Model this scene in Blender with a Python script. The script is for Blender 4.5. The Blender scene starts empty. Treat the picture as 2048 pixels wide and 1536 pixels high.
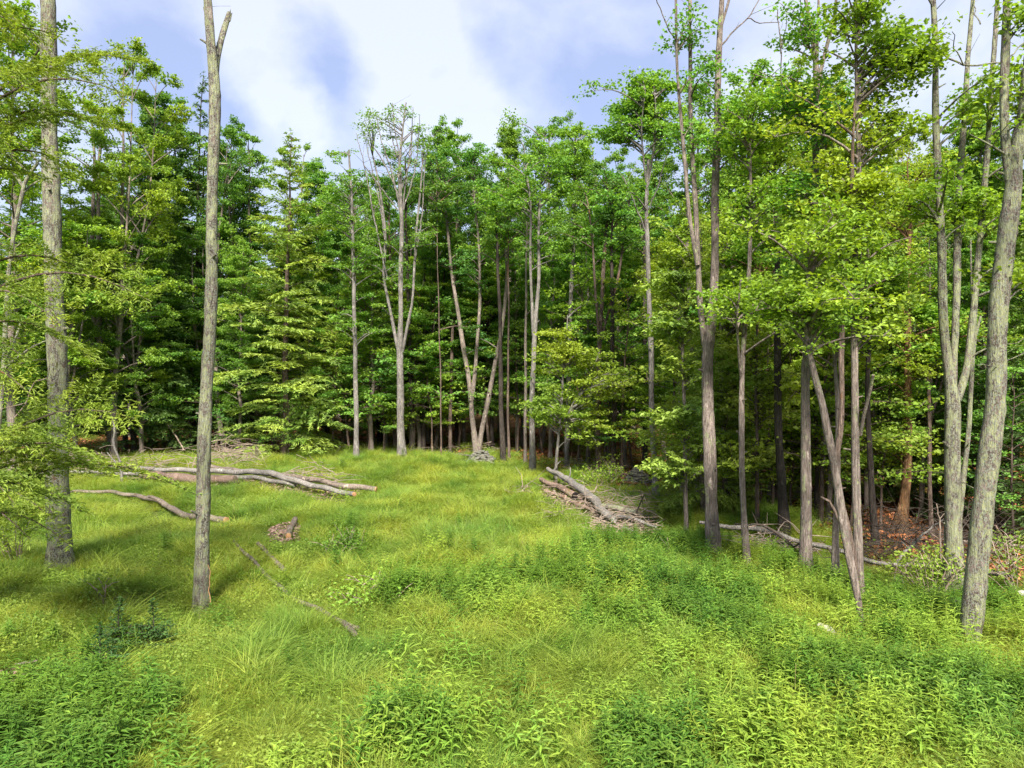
import bpy, math, random
import numpy as np
from mathutils import Vector, Matrix

# ------------------------------------------------------------------ camera, light, exposure
scene = bpy.context.scene
COL = scene.collection
F = 1400.0          # focal length in pixels of the 2048 px wide photograph
CAMZ = 4.0          # the photograph is taken from about 4 m above the clearing

cam_data = bpy.data.cameras.new("camera")
cam_data.sensor_width = 36.0
cam_data.lens = 36.0 * F / 2048.0
cam_data.clip_start = 0.1
cam_data.clip_end = 2000.0
cam = bpy.data.objects.new("camera", cam_data)
COL.objects.link(cam)
cam.location = (0, 0, CAMZ)
cam.rotation_euler = (math.radians(90), 0, 0)
scene.camera = cam

SUN_EL = 46.0
SUN_AZ = 178.0     # direction the sun stands in, degrees clockwise from +Y (behind the camera, to the left)
sun_data = bpy.data.lights.new("sun", 'SUN')
sun_data.energy = 4.5
sun_data.angle = math.radians(10.0)
sun_data.color = (1.0, 0.955, 0.88)
sun = bpy.data.objects.new("sun", sun_data)
COL.objects.link(sun)
az, el = math.radians(SUN_AZ), math.radians(SUN_EL)
sdir = Vector((math.sin(az) * math.cos(el), math.cos(az) * math.cos(el), math.sin(el)))
sun.rotation_euler = sdir.to_track_quat('Z', 'Y').to_euler()

world = bpy.data.worlds.new("World")
scene.world = world
world.use_nodes = True
wt = world.node_tree
for n in list(wt.nodes):
    wt.nodes.remove(n)


def pdir(px, py):
    return Vector(((px - 1024) / F, 1.0, (768 - py) / F)).normalized()


def build_world():
    N, L = wt.nodes, wt.links
    out = N.new('ShaderNodeOutputWorld')
    bg = N.new('ShaderNodeBackground')
    bg.inputs['Strength'].default_value = 0.13
    L.new(bg.outputs[0], out.inputs['Surface'])
    sky = N.new('ShaderNodeTexSky')
    sky.sky_type = 'NISHITA'
    sky.sun_disc = False
    sky.sun_elevation = math.radians(SUN_EL)
    sky.sun_rotation = math.radians(SUN_AZ)
    sky.air_density = 1.0
    sky.dust_density = 1.6
    sky.ozone_density = 1.6
    tc = N.new('ShaderNodeTexCoord')
    nz = N.new('ShaderNodeTexNoise')
    mp = N.new('ShaderNodeMapping')
    mp.inputs['Scale'].default_value = (1.0, 1.0, 1.35)
    mp.inputs['Location'].default_value = (3.1, 0.4, 7.7)
    L.new(tc.outputs['Generated'], mp.inputs[0])
    L.new(mp.outputs[0], nz.inputs['Vector'])
    nz.inputs['Scale'].default_value = 4.6
    nz.inputs['Detail'].default_value = 9.0
    nz.inputs['Roughness'].default_value = 0.58
    nz.inputs['Distortion'].default_value = 0.2
    acc = nz.outputs['Fac']
    # cloud banks where the photograph has them (+) and the gaps between them (-)
    blobs = [(535, 130, .10, .26), (520, 20, .16, .14), (600, 255, .08, .16), (860, 90, .24, .17), (760, 190, .10, .10), (640, 20, .13, .10), (590, 200, .085, .10),
             (1250, 70, .13, .08), (1020, 260, .11, .06), (660, 160, .07, -.10),
             (635, 120, .11, -.30), (300, 140, .17, -.24), (440, 230, .08, -.12), (980, 130, .06, -.10), (1300, 140, .10, -.12), (980, 60, .07, -.14), (800, 330, .07, -.12), (1120, 190, .13, -.20), (1290, 240, .12, -.14), (760, 330, .08, -.12), (690, 260, .07, -.12),
             (1230, 170, .10, -.10), (1700, 60, .35, .12), (520, 330, .15, .04), (1030, 300, .05, -.05)]
    # ragged edges: the lookup direction is bent a little by a second noise
    n2 = N.new('ShaderNodeTexNoise')
    n2.inputs['Scale'].default_value = 9.0
    n2.inputs['Detail'].default_value = 6.0
    L.new(tc.outputs['Generated'], n2.inputs['Vector'])
    vs = N.new('ShaderNodeVectorMath'); vs.operation = 'SUBTRACT'
    L.new(n2.outputs['Color'], vs.inputs[0]); vs.inputs[1].default_value = (.5, .5, .5)
    vm = N.new('ShaderNodeVectorMath'); vm.operation = 'SCALE'
    L.new(vs.outputs[0], vm.inputs[0]); vm.inputs['Scale'].default_value = 0.14
    va = N.new('ShaderNodeVectorMath'); va.operation = 'ADD'
    L.new(tc.outputs['Generated'], va.inputs[0]); L.new(vm.outputs[0], va.inputs[1])
    for (px, py, r, amp) in blobs:
        d = N.new('ShaderNodeVectorMath'); d.operation = 'DISTANCE'
        L.new(va.outputs[0], d.inputs[0]); d.inputs[1].default_value = pdir(px, py)
        mr = N.new('ShaderNodeMapRange'); mr.interpolation_type = 'SMOOTHERSTEP'
        L.new(d.outputs['Value'], mr.inputs['Value'])
        mr.inputs['From Min'].default_value = 0.0
        mr.inputs['From Max'].default_value = r
        mr.inputs['To Min'].default_value = amp
        mr.inputs['To Max'].default_value = 0.0
        ad = N.new('ShaderNodeMath'); ad.operation = 'ADD'
        L.new(acc, ad.inputs[0]); L.new(mr.outputs[0], ad.inputs[1])
        acc = ad.outputs[0]
    ramp = N.new('ShaderNodeValToRGB')
    e = ramp.color_ramp.elements
    e[0].position = 0.30; e[0].color = (0.10, 0.10, 0.10, 1)
    e[1].position = 0.70; e[1].color = (1, 1, 1, 1)
    e2 = ramp.color_ramp.elements.new(0.50); e2.color = (0.52, 0.52, 0.52, 1)
    L.new(acc, ramp.inputs[0])
    # thin veil cloud colour (lavender blue) to lit cloud (white)
    cc = N.new('ShaderNodeMix'); cc.data_type = 'RGBA'
    L.new(ramp.outputs[0], cc.inputs['Factor'])
    cc.inputs['A'].default_value = (1.12, 1.34, 2.20, 1)
    cc.inputs['B'].default_value = (2.50, 2.56, 2.85, 1)
    mix = N.new('ShaderNodeMix'); mix.data_type = 'RGBA'
    mix.inputs['Factor'].default_value = 0.80
    L.new(sky.outputs[0], mix.inputs['A'])
    L.new(cc.outputs['Result'], mix.inputs['B'])
    L.new(mix.outputs['Result'], bg.inputs['Color'])


build_world()
vs_ = scene.view_settings
vs_.view_transform = 'Standard'
vs_.look = 'None'
vs_.gamma = 1.0
vs_.use_curve_mapping = False
vs_.exposure = 1.55
scene.render.engine = 'CYCLES'
cy = scene.cycles
cy.max_bounces = 8
cy.diffuse_bounces = 6
cy.glossy_bounces = 1
cy.transmission_bounces = 6
cy.transparent_max_bounces = 2
cy.sample_clamp_indirect = 8
cy.caustics_reflective = False
cy.caustics_refractive = False
scene.render.use_persistent_data = False

# ------------------------------------------------------------------ helpers
RNG = np.random.default_rng(11)


def height(x, y):
    x = np.asarray(x, float); y = np.asarray(y, float)
    z = .13 * np.sin(.55 * x + 1.0) * np.sin(.47 * y + 2.0)
    z = z + .08 * np.sin(1.3 * x + .4 * y) * np.cos(.9 * y - .3 * x)
    z = z + .035 * np.sin(2.9 * x + 1.3) * np.sin(2.3 * y + .7 * x)
    z = z + .10 * np.exp(-((x + 4) ** 2 + (y - 36) ** 2) / 60.0)
    return z


def hz(x, y):
    return float(height(x, y))


def D(py, cover=.3):
    """distance of a visible foot at picture row py, where plants 'cover' metres tall hide the ground line"""
    return (CAMZ - cover) * F / max(py - 768.0, 20)


def W(px, py, d):
    return np.array([(px - 1024) / F * d, d, CAMZ + (768 - py) / F * d])


def G(px, py, cover=0.0):
    d = D(py, cover)
    x = (px - 1024) / F * d
    return np.array([x, d, hz(x, d)])


class MB:
    """collects vertices and faces; build() links them as one mesh object"""

    def __init__(self):
        self.v, self.f3, self.f4, self.n = [], [], [], 0

    def add(self, v, f3=None, f4=None):
        v = np.asarray(v, float).reshape(-1, 3)
        self.v.append(v)
        if f3 is not None and len(f3): self.f3.append(np.asarray(f3, int) + self.n)
        if f4 is not None and len(f4): self.f4.append(np.asarray(f4, int) + self.n)
        self.n += len(v)

    def mesh(self, name, mat, smooth=False, origin=None):
        v = np.concatenate(self.v) if self.v else np.zeros((0, 3))
        if origin is not None: v = v - np.asarray(origin)
        f3 = np.concatenate(self.f3) if self.f3 else np.zeros((0, 3), int)
        f4 = np.concatenate(self.f4) if self.f4 else np.zeros((0, 4), int)
        me = bpy.data.meshes.new(name)
        me.vertices.add(len(v)); me.vertices.foreach_set('co', v.astype(np.float32).ravel())
        loops = np.concatenate([f3.ravel(), f4.ravel()]).astype(np.int32)
        me.loops.add(len(loops)); me.loops.foreach_set('vertex_index', loops)
        st = np.concatenate([np.arange(len(f3)) * 3, len(f3) * 3 + np.arange(len(f4)) * 4]).astype(np.int32)
        me.polygons.add(len(st)); me.polygons.foreach_set('loop_start', st)
        me.polygons.foreach_set('use_smooth', np.full(len(st), smooth))
        me.update(calc_edges=True)
        me.validate()
        if mat: me.materials.append(mat)
        return me


def link(name, me, parent=None, loc=None):
    o = bpy.data.objects.new(name, me)
    COL.objects.link(o)
    if parent is not None: o.parent = parent
    if loc is not None: o.location = loc
    return o


def tag(o, label=None, cat=None, group=None, kind=None):
    if label: o['label'] = label
    if cat: o['category'] = cat
    if group: o['group'] = group
    if kind: o['kind'] = kind
    return o


def root(name, loc, label, cat, group=None):
    o = bpy.data.objects.new(name, None)
    COL.objects.link(o)
    o.empty_display_size = .3
    o.location = loc
    return tag(o, label, cat, group)


def nrm(a):
    return a / np.maximum(np.linalg.norm(a, axis=-1, keepdims=True), 1e-9)


def tube(M, pts, rad, sides=6, rough=0.0, rng=RNG, cap=True):
    pts = np.asarray(pts, float); rad = np.asarray(rad, float)
    n = len(pts)
    t = nrm(np.gradient(pts, axis=0))
    m = np.abs(t.mean(0))
    ref = np.eye(3)[int(np.argmin(m))]
    u = nrm(np.cross(t, ref)); w = np.cross(t, u)
    a = np.arange(sides) * 2 * np.pi / sides
    r = rad[:, None] * np.ones(sides)[None]
    if rough:
        r = r * (1 + rough * rng.standard_normal((n, sides)))
    v = pts[:, None, :] + r[..., None] * (np.cos(a)[None, :, None] * u[:, None, :] + np.sin(a)[None, :, None] * w[:, None, :])
    v = v.reshape(-1, 3)
    i = np.arange(n - 1)[:, None] * sides; j = np.arange(sides)[None]; k = (j + 1) % sides
    f4 = np.stack([i + j, i + k, i + sides + k, i + sides + j], -1).reshape(-1, 4)
    M.add(v, f4=f4)
    if cap:
        for e, row in ((0, 0), (n - 1, (n - 1) * sides)):
            c = pts[e] + t[e] * rad[e] * (0.12 if e else -.12)
            b = M.n - n * sides if e == 0 else M.n - n * sides - sides - 1
            ring = v[row:row + sides]
            vv = np.vstack([ring, c])
            jj = np.arange(sides); kk = (jj + 1) % sides
            tri = np.stack([kk, jj, np.full(sides, sides)], -1) if e == 0 else np.stack([jj, kk, np.full(sides, sides)], -1)
            M.add(vv, f3=tri)


def resample(pts, rad, step):
    pts = np.asarray(pts, float); rad = np.asarray(rad, float)
    s = np.concatenate([[0], np.cumsum(np.linalg.norm(np.diff(pts, axis=0), axis=1))])
    n = max(2, int(s[-1] / step) + 1)
    q = np.linspace(0, s[-1], n)
    # smooth interpolation: a cubic Hermite through the points
    m = np.gradient(pts, s, axis=0) if len(pts) > 2 else np.tile((pts[-1] - pts[0]) / s[-1], (2, 1))
    k = np.clip(np.searchsorted(s, q, side='right') - 1, 0, len(s) - 2)
    h = (s[k + 1] - s[k])[:, None]; t = ((q - s[k]) / (s[k + 1] - s[k]))[:, None]
    p = (2 * t ** 3 - 3 * t ** 2 + 1) * pts[k] + (t ** 3 - 2 * t ** 2 + t) * h * m[k] + (-2 * t ** 3 + 3 * t ** 2) * pts[k + 1] + (t ** 3 - t ** 2) * h * m[k + 1]
    r = np.interp(q, s, rad)
    return p, r


def leaf_quads(M, C, size, rng, tilt=.55, width=.36, along=None, lift=.12, droop=.10):
    """one folded leaf per centre C: two triangles sharing the midrib"""
    C = np.asarray(C, float); n = len(C)
    if n == 0: return
    s = (np.asarray(size) * np.ones(n))[:, None]
    up = nrm(np.array([0, 0, 1.]) + tilt * rng.standard_normal((n, 3)))
    if along is None:
        a = rng.standard_normal((n, 3)); a[:, 2] *= .4
    else:
        a = np.asarray(along, float)
    a = nrm(a - (a * up).sum(1, keepdims=True) * up)
    b = np.cross(up, a)
    v = np.stack([C - a * s * .5, C + b * s * width + up * s * lift - a * s * .05,
                  C + a * s * .5 - up * s * droop, C - b * s * width + up * s * lift - a * s * .05], 1).reshape(-1, 3)
    i = np.arange(n)[:, None] * 4
    M.add(v, f3=np.concatenate([i + np.array([[0, 1, 2]]), i + np.array([[0, 2, 3]])]))


# ------------------------------------------------------------------ materials
def new_mat(name):
    m = bpy.data.materials.new(name); m.use_nodes = True
    t = m.node_tree
    for n in list(t.nodes): t.nodes.remove(n)
    return m, t.nodes, t.links


def leaf_mat(name, base, trans=.45, var=.35, hue=.016, gloss=.012, patch=.35, rough=.6, tint=(1.4, 1.35, .42), patch_scale=.35, base2=None):
    m, N, L = new_mat(name)
    out = N.new('ShaderNodeOutputMaterial')
    geo = N.new('ShaderNodeNewGeometry'); oi = N.new('ShaderNodeObjectInfo')
    hsv = N.new('ShaderNodeHueSaturation')
    # per-leaf value
    v = N.new('ShaderNodeMapRange'); L.new(geo.outputs['Random Per Island'], v.inputs['Value'])
    v.inputs['To Min'].default_value = 1 - var; v.inputs['To Max'].default_value = 1 + var
    # per-plant hue
    h = N.new('ShaderNodeMapRange'); L.new(oi.outputs['Random'], h.inputs['Value'])
    h.inputs['To Min'].default_value = .5 - hue; h.inputs['To Max'].default_value = .5 + hue * .6
    nz = N.new('ShaderNodeTexNoise'); nz.inputs['Scale'].default_value = patch_scale; nz.inputs['Detail'].default_value = 3
    L.new(geo.outputs['Position'], nz.inputs['Vector'])
    r = N.new('ShaderNodeMapRange'); L.new(nz.outputs['Fac'], r.inputs['Value'])
    r.inputs['From Min'].default_value = .36; r.inputs['From Max'].default_value = .64
    mx = N.new('ShaderNodeMix'); mx.data_type = 'RGBA'
    b2 = base2 if base2 else tuple(c * (1 - patch) for c in base)
    mx.inputs['A'].default_value = (*b2, 1)
    mx.inputs['B'].default_value = (*base, 1)
    L.new(r.outputs[0], mx.inputs['Factor'])
    L.new(mx.outputs['Result'], hsv.inputs['Color'])
    L.new(h.outputs[0], hsv.inputs['Hue']); L.new(v.outputs[0], hsv.inputs['Value'])
    dif = N.new('ShaderNodeBsdfDiffuse'); L.new(hsv.outputs[0], dif.inputs['Color'])
    tr = N.new('ShaderNodeBsdfTranslucent')
    tm = N.new('ShaderNodeMix'); tm.data_type = 'RGBA'; tm.blend_type = 'MULTIPLY'; tm.inputs['Factor'].default_value = 1
    L.new(hsv.outputs[0], tm.inputs['A']); tm.inputs['B'].default_value = (*tint, 1)
    L.new(tm.outputs['Result'], tr.inputs['Color'])
    m1 = N.new('ShaderNodeMixShader'); m1.inputs[0].default_value = trans
    L.new(dif.outputs[0], m1.inputs[1]); L.new(tr.outputs[0], m1.inputs[2])
    gl = N.new('ShaderNodeBsdfGlossy'); gl.inputs['Roughness'].default_value = rough
    gl.inputs['Color'].default_value = (1, 1, 1, 1)
    m2 = N.new('ShaderNodeMixShader'); m2.inputs[0].default_value = gloss
    L.new(m1.outputs[0], m2.inputs[1]); L.new(gl.outputs[0], m2.inputs[2])
    L.new(m2.outputs[0], out.inputs['Surface'])
    return m


def bark_mat(name, c1, c2, lichen=0.0, lichen_col=(.27, .28, .15), scale=7.0, moss=0.0, warm=0.0, bump=1.0):
    m, N, L = new_mat(name)
    out = N.new('ShaderNodeOutputMaterial')
    bs = N.new('ShaderNodeBsdfPrincipled'); bs.inputs['Roughness'].default_value = .92
    bs.inputs['Specular IOR Level'].default_value = .15
    tc = N.new('ShaderNodeTexCoord')
    oi = N.new('ShaderNodeObjectInfo')
    va = N.new('ShaderNodeVectorMath'); va.operation = 'ADD'
    sc = N.new('ShaderNodeVectorMath'); sc.operation = 'SCALE'; sc.inputs[0].default_value = (31, 17, 23)
    L.new(oi.outputs['Random'], sc.inputs['Scale'])
    L.new(tc.outputs['Object'], va.inputs[0]); L.new(sc.outputs[0], va.inputs[1])
    mp = N.new('ShaderNodeMapping'); mp.inputs['Scale'].default_value = (1, 1, .22)
    L.new(va.outputs[0], mp.inputs[0])
    fn = N.new('ShaderNodeTexNoise'); fn.inputs['Scale'].default_value = scale * 4; fn.inputs['Detail'].default_value = 6; fn.inputs['Roughness'].default_value = .7
    L.new(mp.outputs[0], fn.inputs['Vector'])
    rp = N.new('ShaderNodeMapRange'); L.new(fn.outputs['Fac'], rp.inputs['Value'])
    rp.inputs['From Min'].default_value = .34; rp.inputs['From Max'].default_value = .66
    mx = N.new('ShaderNodeMix'); mx.data_type = 'RGBA'
    L.new(rp.outputs[0], mx.inputs['Factor'])
    mx.inputs['A'].default_value = (*c1, 1); mx.inputs['B'].default_value = (*c2, 1)
    col = mx.outputs['Result']

    def patch(col, colr, amount, s, seed, det=5, edge=.03, zs=.55):
        mpp = N.new('ShaderNodeMapping'); mpp.inputs['Location'].default_value = (seed, seed * 2, seed * .3)
        mpp.inputs['Scale'].default_value = (1, 1, zs)
        L.new(va.outputs[0], mpp.inputs[0])
        n = N.new('ShaderNodeTexNoise'); n.inputs['Scale'].default_value = s; n.inputs['Detail'].default_value = det; n.inputs['Roughness'].default_value = .68
        L.new(mpp.outputs[0], n.inputs['Vector'])
        r = N.new('ShaderNodeMapRange'); L.new(n.outputs['Fac'], r.inputs['Value'])
        th = .68 - .22 * amount
        r.inputs['From Min'].default_value = th; r.inputs['From Max'].default_value = th + edge
        x = N.new('ShaderNodeMix'); x.data_type = 'RGBA'
        L.new(r.outputs[0], x.inputs['Factor']); L.new(col, x.inputs['A']); x.inputs['B'].default_value = (*colr, 1)
        return x.outputs['Result'], r.outputs[0]
    h2 = None
    rg = N.new('ShaderNodeMapping'); rg.inputs['Scale'].default_value = (1, 1, .07)
    L.new(va.outputs[0], rg.inputs[0])
    rn = N.new('ShaderNodeTexNoise'); rn.inputs['Scale'].default_value = 46; rn.inputs['Detail'].default_value = 4; rn.inputs['Roughness'].default_value = .6
    L.new(rg.outputs[0], rn.inputs['Vector'])
    rr_ = N.new('ShaderNodeMapRange'); L.new(rn.outputs['Fac'], rr_.inputs['Value'])
    rr_.inputs['From Min'].default_value = .36; rr_.inputs['From Max'].default_value = .52; rr_.inputs['To Min'].default_value = .68; rr_.inputs['To Max'].default_value = 1.0
    ln_ = N.new('ShaderNodeTexNoise'); ln_.inputs['Scale'].default_value = 1.1; ln_.inputs['Detail'].default_value = 3
    L.new(va.outputs[0], ln_.inputs['Vector'])
    lr_ = N.new('ShaderNodeMapRange'); L.new(ln_.outputs['Fac'], lr_.inputs['Value'])
    lr_.inputs['From Min'].default_value = .35; lr_.inputs['From Max'].default_value = .65; lr_.inputs['To Min'].default_value = .68; lr_.inputs['To Max'].default_value = 1.28
    mm_ = N.new('ShaderNodeMath'); mm_.operation = 'MULTIPLY'; L.new(rr_.outputs[0], mm_.inputs[0]); L.new(lr_.outputs[0], mm_.inputs[1])
    vv_ = N.new('ShaderNodeVectorMath'); vv_.operation = 'SCALE'; L.new(col, vv_.inputs[0]); L.new(mm_.outputs[0], vv_.inputs['Scale'])
    col = vv_.outputs[0]
    if warm: col, _ = patch(col, (.17, .085, .035), warm, 3.0, 5, 4, .10, .3)
    # pale grey blotches and dark pits on every bark
    col, _ = patch(col, tuple(min(1, c * 1.55) for c in c2), .38, 5.0, 9, 6, .07)
    col, _ = patch(col, tuple(c * .45 for c in c1), .30, 11.0, 14, 6, .07)
    if moss: col, _ = patch(col, (.09, .085, .018), moss, 4.2, 21, 7, .06)
    if lichen:
        col, h2 = patch(col, lichen_col, lichen, 8.5, 2, 10, .05)
        col, _ = patch(col, tuple(c * .82 for c in (lichen_col[0], lichen_col[1] * 1.02, lichen_col[2] * 1.5)), lichen * .9, 38, 3, 6, .05, 1)
    L.new(col, bs.inputs['Base Color'])
    bp = N.new('ShaderNodeBump'); bp.inputs['Strength'].default_value = bump; bp.inputs['Distance'].default_value = .05
    hs_ = N.new('ShaderNodeMath'); hs_.operation = 'ADD'; L.new(fn.outputs['Fac'], hs_.inputs[0]); L.new(rr_.outputs[0], hs_.inputs[1])
    L.new(hs_.outputs[0], bp.inputs['Height'])
    L.new(bp.outputs[0], bs.inputs['Normal'])
    L.new(bs.outputs[0], out.inputs['Surface'])
    return m


def simple_mat(name, c1, c2, scale=20, rough=.9, bump=.3, detail=5):
    m, N, L = new_mat(name)
    out = N.new('ShaderNodeOutputMaterial')
    bs = N.new('ShaderNodeBsdfPrincipled'); bs.inputs['Roughness'].default_value = rough
    bs.inputs['Specular IOR Level'].default_value = .2
    tc = N.new('ShaderNodeTexCoord'); oi = N.new('ShaderNodeObjectInfo')
    n = N.new('ShaderNodeTexNoise'); n.noise_dimensions = '4D'; n.inputs['Scale'].default_value = scale; n.inputs['Detail'].default_value = detail
    mu = N.new('ShaderNodeMath'); mu.operation = 'MULTIPLY'; mu.inputs[1].default_value = 40
    L.new(oi.outputs['Random'], mu.inputs[0]); L.new(mu.outputs[0], n.inputs['W'])
    L.new(tc.outputs['Object'], n.inputs['Vector'])
    r = N.new('ShaderNodeMapRange'); L.new(n.outputs['Fac'], r.inputs['Value']); r.inputs['From Min'].default_value = .35; r.inputs['From Max'].default_value = .65
    x = N.new('ShaderNodeMix'); x.data_type = 'RGBA'; L.new(r.outputs[0], x.inputs['Factor'])
    x.inputs['A'].default_value = (*c1, 1); x.inputs['B'].default_value = (*c2, 1)
    L.new(x.outputs['Result'], bs.inputs['Base Color'])
    bp = N.new('ShaderNodeBump'); bp.inputs['Strength'].default_value = bump; bp.inputs['Distance'].default_value = .02
    L.new(n.outputs['Fac'], bp.inputs['Height']); L.new(bp.outputs[0], bs.inputs['Normal'])
    L.new(bs.outputs[0], out.inputs['Surface'])
    return m


def ground_mat():
    m, N, L = new_mat("ground_soil")
    out = N.new('ShaderNodeOutputMaterial')
    bs = N.new('ShaderNodeBsdfPrincipled'); bs.inputs['Roughness'].default_value = 1
    bs.inputs['Specular IOR Level'].default_value = .05
    g = N.new('ShaderNodeNewGeometry')
    at = N.new('ShaderNodeAttribute'); at.attribute_name = 'meadow'
    n = N.new('ShaderNodeTexNoise'); n.inputs['Scale'].default_value = 9; n.inputs['Detail'].default_value = 8; n.inputs['Roughness'].default_value = .7
    L.new(g.outputs['Position'], n.inputs['Vector'])
    n2 = N.new('ShaderNodeTexNoise'); n2.inputs['Scale'].default_value = .8; n2.inputs['Detail'].default_value = 4
    L.new(g.outputs['Position'], n2.inputs['Vector'])

    def mixc(f, a, b):
        x = N.new('ShaderNodeMix'); x.data_type = 'RGBA'; L.new(f, x.inputs['Factor'])
        for s, c in (('A', a), ('B', b)):
            if isinstance(c, tuple): x.inputs[s].default_value = (*c, 1)
            else: L.new(c, x.inputs[s])
        return x.outputs['Result']
    r = N.new('ShaderNodeMapRange'); L.new(n.outputs['Fac'], r.inputs['Value']); r.inputs['From Min'].default_value = .38; r.inputs['From Max'].default_value = .62
    r2 = N.new('ShaderNodeMapRange'); L.new(n2.outputs['Fac'], r2.inputs['Value']); r2.inputs['From Min'].default_value = .42; r2.inputs['From Max'].default_value = .58
    litter = mixc(r.outputs[0], (.045, .022, .012), (.15, .068, .028))
    grassy = mixc(r.outputs[0], (.035, .05, .012), (.09, .12, .022))
    soil = mixc(r2.outputs[0], litter, mixc(r.outputs[0], (.05, .03, .016), (.10, .065, .03)))
    L.new(mixc(at.outputs['Fac'], soil, grassy), bs.inputs['Base Color'])
    bp = N.new('ShaderNodeBump'); bp.inputs['Strength'].default_value = .8; bp.inputs['Distance'].default_value = .05
    L.new(n.outputs['Fac'], bp.inputs['Height']); L.new(bp.outputs[0], bs.inputs['Normal'])
    L.new(bs.outputs[0], out.inputs['Surface'])
    return m


MAT = dict(
    green=leaf_mat('maple_leaf_green', (.200, .345, .050), base2=(.130, .275, .048)),
    deep=leaf_mat('maple_leaf_deep', (.130, .265, .055), base2=(.090, .205, .050)),
    lime=leaf_mat('maple_leaf_lime', (.270, .370, .040), base2=(.170, .300, .040)),
    gold=leaf_mat('maple_leaf_gold', (.300, .385, .044), base2=(.190, .310, .042), patch_scale=.6),
    hemlock=leaf_mat('hemlock_green', (.140, .225, .052), trans=.3, base2=(.085, .165, .050)),
    hemlock_light=leaf_mat('hemlock_light', (.290, .370, .058), trans=.35, base2=(.175, .275, .056), patch_scale=.7),
    hemlock_near=leaf_mat('hemlock_near', (.270, .335, .045), trans=.38, base2=(.130, .200, .028), patch_scale=1.1),
    bright=leaf_mat('young_maple_leaf', (.300, .430, .045), base2=(.200, .350, .045)),
    spruce=leaf_mat('young_spruce_needles', (.050, .110, .024), trans=.2),
    grass=leaf_mat('meadow_grass', (.315, .365, .052), trans=.45, base2=(.190, .295, .046), patch_scale=.45, hue=.018, var=.40),
    grass_deep=leaf_mat('sedge_grass', (.170, .265, .030), trans=.45, base2=(.095, .195, .026), patch_scale=.45, hue=.018, var=.40),
    seed=leaf_mat('dry_grass_stalk', (.27, .22, .10), trans=.3, base2=(.20, .19, .08), hue=.02),
    weed=leaf_mat('willow_weed_leaf', (.260, .365, .044), trans=.42, base2=(.155, .285, .038), patch_scale=.45),
    weed_deep=leaf_mat('deep_weed_leaf', (.130, .235, .026), trans=.4, base2=(.075, .170, .022), patch_scale=.5),
    clover=leaf_mat('ground_herb_leaf', (.225, .300, .040), trans=.4, var=.2, base2=(.150, .235, .036), patch_scale=.5),
    lichen=bark_mat('bark_lichened', (.080, .060, .049), (.205, .158, .130), lichen=.92, moss=.3, warm=.15, lichen_col=(.275, .28, .145)),
    lichen_big=bark_mat('bark_mossy_lichened', (.080, .056, .042), (.200, .150, .116), lichen=.94, moss=.5, warm=.3, lichen_col=(.275, .28, .145)),
    grey=bark_mat('bark_grey', (.145, .110, .090), (.310, .248, .210), lichen=.5),
    pale=bark_mat('bark_pale', (.125, .108, .093), (.285, .258, .228), lichen=.35),
    brown=bark_mat('bark_brown', (.080, .056, .044), (.195, .142, .110), lichen=.2, warm=.4),
    dark=bark_mat('bark_dark', (.035, .028, .022), (.085, .068, .055), lichen=.05),
    orange=bark_mat('bark_orange', (.110, .056, .028), (.240, .140, .070), lichen=.2, warm=.5),
    log=bark_mat('log_weathered', (.145, .110, .086), (.320, .256, .206), lichen=.35, warm=.3),
    log_pale=bark_mat('log_pale_birch', (.160, .140, .120), (.340, .308, .268), lichen=.35, lichen_col=(.32, .33, .22)),
    log_rot=bark_mat('log_rotten', (.150, .098, .072), (.350, .245, .190), lichen=.2, warm=.5),
    wood=simple_mat('cut_wood', (.30, .155, .07), (.42, .24, .12), 14),
    cavity=simple_mat('hollow_shade_black', (.008, .006, .005), (.02, .015, .012), 14),  # near-black cap colour stands in for the shade inside a hollow log end
    twig=simple_mat('dead_twig', (.16, .115, .085), (.33, .26, .20), 8),
    twigd=simple_mat('dark_twig', (.035, .026, .02), (.075, .058, .045), 8),
    stone=simple_mat('field_stone', (.065, .062, .050), (.200, .190, .150), 9, bump=.6),
    stone_w=simple_mat('pale_stone', (.42, .38, .34), (.60, .56, .52), 9, bump=.5),
    chips=leaf_mat('wood_chips', (.26, .185, .135), trans=0, base2=(.15, .105, .08), gloss=.01, var=.5),
    litter=leaf_mat('leaf_litter', (.36, .150, .050), trans=.1, base2=(.17, .075, .030), gloss=.02, var=.6, tint=(1, 1, 1)),
    ground=ground_mat(),
)

# ------------------------------------------------------------------ ground
EDGE_PX = [-900, 0, 250, 560, 850, 1000, 1060, 1150, 1250, 1330, 1500, 1640, 1700, 1850, 2048, 2600]
EDGE_D = [35, 37, 38, 38, 40, 39, 34, 30.5, 27.5, 26.5, 23, 18.5, 15.6, 14.4, 13.4, 12.0]


def edge_d(x, y):
    px = 1024 + F * np.asarray(x) / np.maximum(y, 2)
    return np.interp(px, EDGE_PX, EDGE_D)


def inside(x, y, soft=1.5):
    """1 in the clearing, 0 in the forest"""
    wob = .8 * np.sin(.9 * x + .5 * y) + .5 * np.sin(2.1 * x - .8 * y)
    return np.clip((edge_d(x, y) + wob - y) / soft + .5, 0, 1)


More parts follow.
